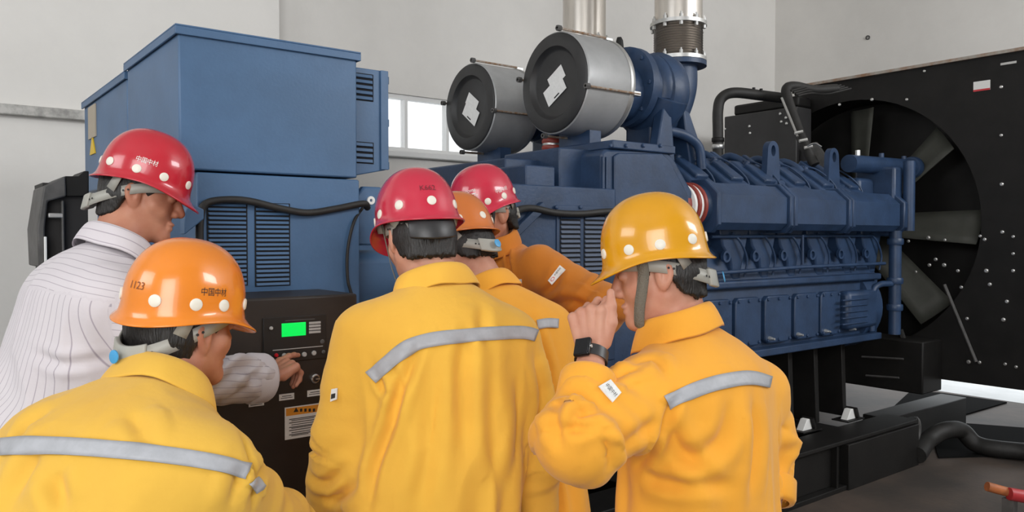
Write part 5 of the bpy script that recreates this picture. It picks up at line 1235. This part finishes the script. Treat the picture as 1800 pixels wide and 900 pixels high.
# ------------------------------------------------------------------ hard hat
def hard_hat(label, P_, material, tilt=(0, 0, 0), dz=0.040, dx=0.0, texts=(), strap=None, ratchet=M_STRAP, band_drop=0.0, badge=False, dip=0.066, rs=1.0, scale=0.95, riv=(22, 62, 100, 140, 180, 220, 260, 298, 338), band=True):
    hc, HF = P_.hc, P_.HF
    p, r, y = [math.radians(t) for t in tilt]
    Rl = np.array(Euler((r, p, y), 'XYZ').to_matrix()); F_ = HF @ Rl
    o_ = hc + HF @ vn(dx, 0, dz)
    root = thing('hard_hat', tuple(o_), label, 'hard hat', 'hard hats')
    n = 72; rows = []
    Lf, Lb, Wd, H = 0.128 * scale, 0.126 * scale, 0.108 * scale, 0.142 * scale
    def ring(fr, z, flare=0.0, vis=0.0, droop=0.0):
        out = []
        for i in range(n):
            a = 2 * math.pi * i / n; ca, sa = math.cos(a), math.sin(a); L_ = Lf if ca > 0 else Lb
            rad_ = 1.0 / (abs(ca / L_) ** 2.15 + abs(sa / Wd) ** 2.15) ** (1 / 2.15)
            fr_ = max(0, ca) ** 2.2
            rr = rad_ * fr + flare + vis * fr_
            out.append((rr * ca, rr * sa, z - droop * fr_))
        return out
    K = 18
    for k in range(1, K + 1):
        t = k / K * math.pi / 2; rows.append(ring(math.sin(t) ** 0.88, H * max(math.cos(t), 0) ** 0.86))
    rows += [ring(1.0, -0.010, 0.0012), ring(1.0, -0.020, 0.003, 0.002, 0.003), ring(1.0, -0.028, 0.008, 0.010, 0.008), ring(1.0, -0.033, 0.014, 0.021, 0.014), ring(1.0, -0.0355, 0.0150, 0.022, 0.0155)]
    rows = [[(x, y, z + (0.020 * (y / math.hypot(x, y)) ** 2 - 0.004) * min(1.0, max(0.0, (0.06 - z) / 0.06))) for x, y, z in r_] for r_ in rows]   # rim rides higher at the sides
    vs_ = [(0, 0, H)] + [p_ for r_ in rows for p_ in r_]
    fs_ = [(0, 1 + i, 1 + (i + 1) % n) for i in range(n)]
    for k in range(len(rows) - 1):
        for i in range(n): fs_.append((1 + k * n + i, 1 + (k + 1) * n + i, 1 + (k + 1) * n + (i + 1) % n, 1 + k * n + (i + 1) % n))
    bv = BVHTree.FromPolygons(vs_, fs_)
    def Wd_(p_): return o_ + F_ @ np.asarray(p_)
    g = G().add([Wd_(v) for v in vs_], fs_); sh = obj('shell', g, material, root, smooth=60, fix=False)
    md = sh.modifiers.new('thickness', 'SOLIDIFY'); md.thickness = 0.0035; md.offset = -1
    def onshell(az, z, off=0.0):
        a = az; d_ = Vector((-math.cos(a), -math.sin(a), 0)); h = bv.ray_cast(Vector((math.cos(a) * 0.5, math.sin(a) * 0.5, z)), d_)
        if h[0] is None: return None
        n_ = np.array(h[1]); 
        if n_ @ np.array(d_) > 0: n_ = -n_
        return np.array(h[0]) + n_ * off, n_
    for a in riv:
        h = onshell(math.radians(a), 0.012)
        obj('plug', G().lathe([(0.0118, -0.002), (0.0118, 0.0016), (0.0098, 0.0030), (0.003, 0.0034)], Wd_(h[0]), F_ @ h[1], 18), M_RIV, root)
    for txt, az, z, size, mt in texts:
        tv, tf = text_mesh(txt, size); pts = []
        for v in tv:
            h = onshell(math.radians(az) + v[0] / 0.118, z + v[1], 0.0011); pts.append(Wd_(h[0]))
        obj('lettering', G().add(pts, tf), mt, root, smooth=0, fix=False)
    # headband in the head frame: hugs the skull, dips at the back
    if band:
        vs_ = []; m_ = 56
        def bp(a, s, ex=0.0):
            k = (1 - math.cos(a)) / 2
            zc = 0.030 - dip * k ** 2.0 - band_drop * k ** 2; hw_ = (0.012 + 0.004 * k)
            return hc + HF @ vn(-0.012 + (0.106 + ex + band_drop * 0.55 * k ** 2) * math.cos(a), (0.0865 + ex) * math.sin(a), zc + s * hw_)
        for i in range(m_ + 1):
            a = math.radians(-175 + 350 * i / m_)
            vs_ += [bp(a, -1), bp(a, 1)]
        hb_ = obj('headband', G().add(vs_, [(2 * i, 2 * i + 1, 2 * i + 3, 2 * i + 2) for i in range(m_)]), M_STRAP, root, smooth=60, fix=False)
        md = hb_.modifiers.new('thickness', 'SOLIDIFY'); md.thickness = 0.003; md.offset = 1
        vs_ = []
        for i in range(17):
            a = math.radians(180 - 30 * rs + 60 * rs * i / 16); vs_ += [bp(a, -1.25 * min(rs, 1.2), 0.006), bp(a, 1.25 * min(rs, 1.1), 0.006)]
        rt = obj('ratchet', G().add(vs_, [(2 * i, 2 * i + 1, 2 * i + 3, 2 * i + 2) for i in range(16)]), ratchet, root, smooth=60, fix=False)
        md = rt.modifiers.new('thickness', 'SOLIDIFY'); md.thickness = 0.011; md.offset = 1
        md = rt.modifiers.new('bevel', 'BEVEL'); md.width = 0.003; md.segments = 2
        if badge:
            c = bp(math.pi, 0.0, 0.018); n_ = nrm(HF @ vn(-1, 0, 0.0))
            obj('ratchet_badge', G().lathe([(0.0125, 0), (0.0125, 0.002), (0.009, 0.003)], c, n_, 20), M_BLUEB, rt)
        for a in (math.radians(180 - 33), math.radians(180 + 33), math.radians(100), math.radians(-100)):
            for j in (-1, 1):
                c = bp(a + 0.05 * j, 0, 0.0028); n_ = nrm(HF @ vn(math.cos(a), math.sin(a), 0))
                obj('peg_hole', G().lathe([(0.0028, 0), (0.0028, 0.0008)], c, n_, 8), M_INK, hb_)
        # suspension tabs from band to shell
        for a in (60, 120, 240, 300):
            a_ = math.radians(a); h = onshell(a_, -0.006, -0.005); p0 = bp(a_, 0.8, 0.002); p1 = Wd_(h[0]); tn = nrm(np.cross(p1 - p0, HF[:, 2] * 0.2 + FWD * 0)) if np.linalg.norm(np.cross(p1 - p0, HF[:, 2])) > 1e-6 else HF[:, 1]
            tn = nrm(np.cross(nrm(p1 - p0), HF @ vn(math.cos(a_), math.sin(a_), 0)))
            t_ = obj('suspension_tab', G().add([p0 - tn * 0.013, p0 + tn * 0.013, p1 + tn * 0.011, p1 - tn * 0.011], [(0, 1, 2, 3)]), M_STRAP, root, fix=False)
            md = t_.modifiers.new('thickness', 'SOLIDIFY'); md.thickness = 0.002
    if strap:
        pts, hw_, mt = strap
        cl = curve([hc + HF @ np.asarray(p_) for p_ in pts], 6); vs_ = []
        for i, c in enumerate(cl):
            t = nrm(cl[min(i + 1, len(cl) - 1)] - cl[max(i - 1, 0)]); lc = HF.T @ (c - hc); out = nrm(HF @ vn(lc[0] * 0.5, lc[1], lc[2] * 0.15)); w_ = nrm(np.cross(t, out))
            vs_ += [c - w_ * hw_, c + w_ * hw_]
        so = obj('chin_strap', G().add(vs_, [(2 * i, 2 * i + 1, 2 * i + 3, 2 * i + 2) for i in range(len(cl) - 1)]), mt, root, smooth=60, fix=False)
        md = so.modifiers.new('thickness', 'SOLIDIFY'); md.thickness = 0.0022
    return root
# ------------------------------------------------------------------ the six people
M_WEB = mat('grey_webbing', (0.20, 0.185, 0.15), 0.8, bump=0.6, bscale=400)
def strap_side(sg, y=0.083):   # from the temple down past the ear to under the chin
    return [(0.030, sg * (y + 0.004), 0.045), (0.030, sg * y, 0.010), (0.042, sg * (y - 0.008), -0.030), (0.056, sg * (y - 0.018), -0.068), (0.066, sg * 0.046, -0.112), (0.062, 0.0, -0.132)]

# A: man in the white striped shirt, reaching to the panel
A = build_person(dict(label='person in white striped shirt and red hard hat reaching to control panel', neck=(178, 432, 2.10), yaw=-48, lean=14, sw=0.185,
    EL=(25, 760, 1.93), WL=(60, 960, 2.05), ER=(335, 670, 2.02), WR=(466, 664, 2.195), head=(249, 342, 2.19, -70, 14, 0),
    skin=M_SKIN1, cloth=M_SHIRT, legs=M_NAVY, top='striped_shirt', seed=3, girth=1.08, arm=(0.082, 0.074, 0.062), neck_r=0.066, fold=0.9, collar_scale=1.08,
    HR=dict(f=nrm(facing(-25) * 0.8 + ZZ * 0.28), n=-ZZ + facing(0) * 0.3, s=-RGT, curl=[(8, 12, 8), (48, 55, 30), (58, 60, 35), (62, 60, 35)], out=0.012, thumb=[(0.8, 0.5, 0.5), (0.9, 0.0, 0.5), (0.9, -0.2, 0.5)]),
    creases=[([(375, 690), (420, 650), (455, 640)], 0.006, 0.012), ([(400, 640), (440, 655), (480, 690)], 0.006, 0.012), ([(420, 690), (450, 660), (470, 640)], 0.005, 0.01), ([(60, 620), (110, 640), (190, 630)], 0.004, 0.012)]))
hard_hat('glossy red hard hat on the man in the striped shirt', A, M_HRED, tilt=(3, 0, 0), dz=0.048, texts=[('中国中材', -90, 0.038, 0.0165, M_WHITE)], band_drop=0.022)

# B: yellow jacket, orange hard hat, nearest on the left
Bp = build_person(dict(label='person in yellow jacket and orange hard hat, nearest at lower left', neck=(262, 668, 1.46), yaw=-24, lean=24, sw=0.20, spine=0.55,
    EL=(-70, 985, 1.30), WL=(40, 1150, 1.55), ER=(478, 935, 1.60), WR=(470, 1060, 1.80), head=(322, 575, 1.57, -29, 3, -6),
    skin=M_SKIN1, cloth=M_YEL, seed=5, girth=1.14, arm=(0.088, 0.078, 0.06), h=0.007, neck_r=0.064, knee=0.1, collar_up=-0.012,
    creases=[([(225, 725), (240, 745), (262, 790)], 0.004, 0.012), ([(30, 770), (50, 740), (90, 720)], 0.004, 0.012), ([(110, 900), (100, 860), (95, 830)], 0.006, 0.016), ([(440, 880), (455, 845), (470, 815)], 0.006, 0.01), ([(410, 890), (420, 850), (425, 820)], 0.005, 0.012), ([(445, 900), (450, 840), (438, 790), (425, 760)], 0.005, 0.008), ([(20, 880), (50, 820), (70, 800)], 0.005, 0.016)]))
hard_hat('shiny orange hard hat on the man nearest at lower left', Bp, M_HORG, tilt=(2, 0, 0), dz=0.046, texts=[('1123', 183, 0.034, 0.020, mat('faded_pencil', (0.22, 0.07, 0.02), 0.7)), ('中国中材', -99, 0.036, 0.0165, M_INK)], badge=True, band_drop=0.012, scale=0.93, dx=-0.003, riv=(20, 60, 105, 151, 205, 242, 275, 318))
strip(Bp, 'reflective_strip', [(2, 786), (60, 783), (140, 786), (230, 793), (330, 805), (400, 818), (437, 829)], [15, 15, 15, 15, 14, 14, 14], M_REFL)
strip(Bp, 'reflective_strip', [(444, 858), (452, 852), (459, 846)], 11, M_REFL)

# D: orange jacket and orange hard hat, behind the middle man
Dp = build_person(dict(label='person in orange jacket and dull orange hard hat, behind middle man', neck=(872, 500, 2.40), yaw=30, lean=14, sw=0.19,
    EL=(760, 760, 2.45), WL=(720, 820, 2.60), ER=(955, 770, 2.36), WR=(962, 905, 2.33), head=(812, 436, 2.46, 50, 24, -2),
    skin=M_SKIN2, cloth=M_ORG2, seed=8, arm=(0.082, 0.072, 0.058), neck_r=0.064, nape=-0.066, collar_up=-0.012,
    creases=[([(935, 560), (960, 640), (970, 720)], 0.005, 0.012), ([(955, 700), (975, 760), (970, 830)], 0.006, 0.012)]))
hard_hat('dull orange hard hat half hidden behind the middle red one', Dp, M_HORG2, tilt=(0, 0, 0), dz=0.046, badge=True, band_drop=0.01)
strip(Dp, 'reflective_strip', [(944, 571), (962, 568), (980, 569)], 8, M_REFL)

# E: orange jacket, red hard hat, at the back, hand on hip, turned towards us
E_ = build_person(dict(label='person in orange jacket and red hard hat at the back, hand on hip', neck=(872, 418, 2.92), yaw=132, lean=10, sw=0.19,
    SL=(948, 472, 2.78), EL=(1060, 543, 2.62), WL=(1004, 640, 2.60), ER=(790, 620, 2.70), WR=(740, 640, 2.60), head=(856, 376, 2.84, 128, 18, 0),
    skin=M_SKIN1, cloth=M_ORG, seed=11, arm=(0.085, 0.080, 0.062),
    HL=dict(f=nrm(-RGT * 0.8 - ZZ * 0.5), n=FWD * 0.6 - RGT * 0.3, s=ZZ, curl=(15, 25, 15)),
    creases=[([(893, 425), (893, 455), (899, 490)], 0.006, 0.006), ([(960, 540), (1000, 530), (1040, 545)], 0.006, 0.014), ([(950, 520), (975, 500), (985, 470)], 0.005, 0.014)]))
hard_hat('red hard hat with white front emblem on the man at the back', E_, M_HRED2, tilt=(0, 0, 0), dz=0.046, texts=[('中国中材', 98, 0.034, 0.0165, M_WHITE), ('sinoma', 33, 0.062, 0.018, M_WHITE), ('中国中材', 33, 0.040, 0.0150, M_WHITE), ('▬▬▬▬', 33, 0.051, 0.012, M_WHITE)], strap=(strap_side(1), 0.006, M_STRAPK))
decal(E_, 'name_tag', [(903, 491), (917, 491), (917, 501), (903, 501)], M_PAPER, [('▬', 0.5, 0.6, 0.7, 0.5, M_INK)])
decal(E_, 'sleeve_patch', [(963, 493), (984, 466), (994, 474), (970, 501)], M_PAPER, [('中国中材', 0.66, 0.35, 0.5, 0.3, M_INK), ('O', 0.22, 0.5, 0.26, 0.5, mat('red_print', (0.6, 0.04, 0.05), 0.5))])

# C: middle man, yellow jacket, red hard hat
Cp = build_person(dict(label='person in yellow jacket and red hard hat standing in the middle', neck=(778, 492, 1.97), yaw=14, lean=9, sw=0.195, roll=-3,
    EL=(606, 785, 1.90), WL=(578, 930, 1.98), ER=(945, 790, 2.04), WR=(938, 960, 2.10), head=(737, 417, 2.03, 26, 17, 2),
    skin=M_SKIN2, cloth=M_YEL2, seed=14, girth=1.03, h=0.007, armL=(0.088, 0.082, 0.068), armR=(0.080, 0.068, 0.058), neck_r=0.064, nape=-0.080, collar_up=-0.012,
    creases=[([(740, 600), (715, 660), (690, 740), (660, 820), (648, 890)], 0.008, 0.012), ([(830, 560), (815, 620), (812, 700), (820, 800)], 0.006, 0.018), ([(850, 540), (848, 580), (860, 610)], 0.005, 0.014), ([(770, 640), (760, 720), (750, 820), (735, 890)], 0.005, 0.02), ([(690, 640), (700, 690), (680, 740)], 0.006, 0.010), ([(940, 620), (955, 700), (940, 780)], 0.006, 0.012), ([(905, 660), (915, 740), (900, 850)], 0.005, 0.016), ([(545, 840), (570, 850), (600, 830)], 0.006, 0.012), ([(560, 870), (590, 875), (630, 850)], 0.006, 0.012), ([(655, 640), (672, 680), (690, 700)], 0.005, 0.008), ([(870, 640), (868, 740), (872, 860)], 0.004, 0.018)]))
hard_hat('red hard hat with black ratchet on the middle man', Cp, M_HRED2, tilt=(0, 0, 0), dz=0.046, texts=[('K662', 178, 0.046, 0.020, mat('faded_marker', (0.16, 0.015, 0.025), 0.6))], ratchet=M_STRAPK, strap=(strap_side(1), 0.004, M_WEB), dip=0.046, rs=1.4)
strip(Cp, 'reflective_strip', [(652, 664), (680, 640), (712, 614), (745, 600), (800, 592), (860, 587), (920, 585), (950, 594)], [13, 13, 13, 12.5, 12, 11.5, 11, 10], M_REFL)
decal(Cp, 'sleeve_patch', [(583, 684), (593, 682), (592, 702), (581, 706)], M_PAPER, [('▬', 0.45, 0.5, 0.7, 0.4, M_INK)])

# F: right man in profile, hand at his mouth
Fp = build_person(dict(label='person in amber jacket and yellow hard hat, hand over mouth', neck=(1222, 574, 1.80), yaw=50, lean=4, sw=0.19,
    SL=(1140, 695, 1.68), EL=(1020, 768, 1.52), WL=(1035, 660, 1.60), SR=(1330, 690, 1.92), ER=(1352, 800, 1.96), WR=(1352, 880, 1.90), head=(1158, 478, 1.82, 78, 12, 0),
    skin=M_SKIN2, cloth=M_ORG2, seed=21, girth=1.05, h=0.007, armL=(0.090, 0.084, 0.052), armR=(0.080, 0.066, 0.056), neck_r=0.066, nape=-0.075,
    HL=dict(f=nrm(ZZ * 0.93 - RGT * 0.12 + FWD * 0.10), n=nrm(FWD * 0.85 + RGT * 0.45), s=RGT, curl=[(62, 62, 40), (70, 70, 40), (74, 72, 40), (76, 74, 40)], out=0.050, thumb=[(0.85, 0.50, 0.0), (0.97, 0.12, 0.05), (0.99, 0.05, 0.12)]),
    creases=[([(1170, 720), (1195, 790), (1260, 850)], 0.006, 0.016), ([(1130, 830), (1170, 850), (1290, 855)], 0.005, 0.014), ([(1290, 700), (1265, 780), (1180, 815)], 0.006, 0.020), ([(1325, 700), (1330, 780), (1320, 880)], 0.006, 0.014), ([(1000, 740), (1020, 725), (1060, 720)], 0.007, 0.010), ([(990, 765), (1030, 745), (1075, 745)], 0.006, 0.012), ([(1060, 670), (1090, 655), (1130, 640)], 0.006, 0.010), ([(980, 700), (975, 740), (985, 790)], 0.005, 0.012), ([(1090, 790), (1130, 760), (1160, 740)], 0.004, 0.014), ([(1190, 690), (1175, 730), (1150, 780), (1110, 830)], 0.006, 0.010), ([(1105, 640), (1150, 630), (1170, 660)], 0.004, 0.01)]))
hard_hat('yellow hard hat with webbing chin strap on the right-hand man', Fp, M_HYEL, tilt=(-2, 0, 0), dz=0.050, strap=(strap_side(1), 0.0125, M_WEB), badge=True, band_drop=0.004)
strip(Fp, 'reflective_strip', [(1172, 708), (1200, 694), (1240, 679), (1285, 668), (1320, 665), (1352, 672)], [13, 13, 13, 12.5, 12, 10], M_REFL)
decal(Fp, 'sleeve_patch', [(1073, 667), (1092, 690), (1077, 707), (1052, 679)], M_PAPER, [('中国中材', 0.5, 0.5, 0.8, 0.32, M_INK)])
# watch on the raised wrist
w0, wd = Fp.wristL; wc = w0 + wd * -0.006
wt = thing('wrist_watch', tuple(wc), 'black square smart watch on the raised wrist of the right-hand man', 'watch')
obj('strap', G().lathe([(0.0325, -0.012), (0.0345, -0.012), (0.0345, 0.012), (0.0325, 0.012), (0.0325, -0.012)], wc, wd, 40, caps=False), M_STRAPK, wt)
wn = nrm(-RGT * 0.50 - FWD * 0.80); wn = nrm(wn - wd * (wn @ wd)); ws = np.cross(wd, wn)
cs_ = obj('case', G().obox(wc + wn * 0.038, ws * 0.018, wd * 0.0205, wn * 0.0055), mat('watch_case_black', (0.02, 0.02, 0.022), 0.25, 0.6), wt, 0.004, segs=3)
obj('screen', G().obox(wc + wn * 0.0437, ws * 0.0155, wd * 0.018, wn * 0.0006), mat('watch_glass', (0.004, 0.004, 0.006), 0.06), cs_)
obj('crown', G().cyl(wc + wn * 0.038 + ws * 0.018, wc + wn * 0.038 + ws * 0.021, 0.0035, 12), M_STEEL, cs_)
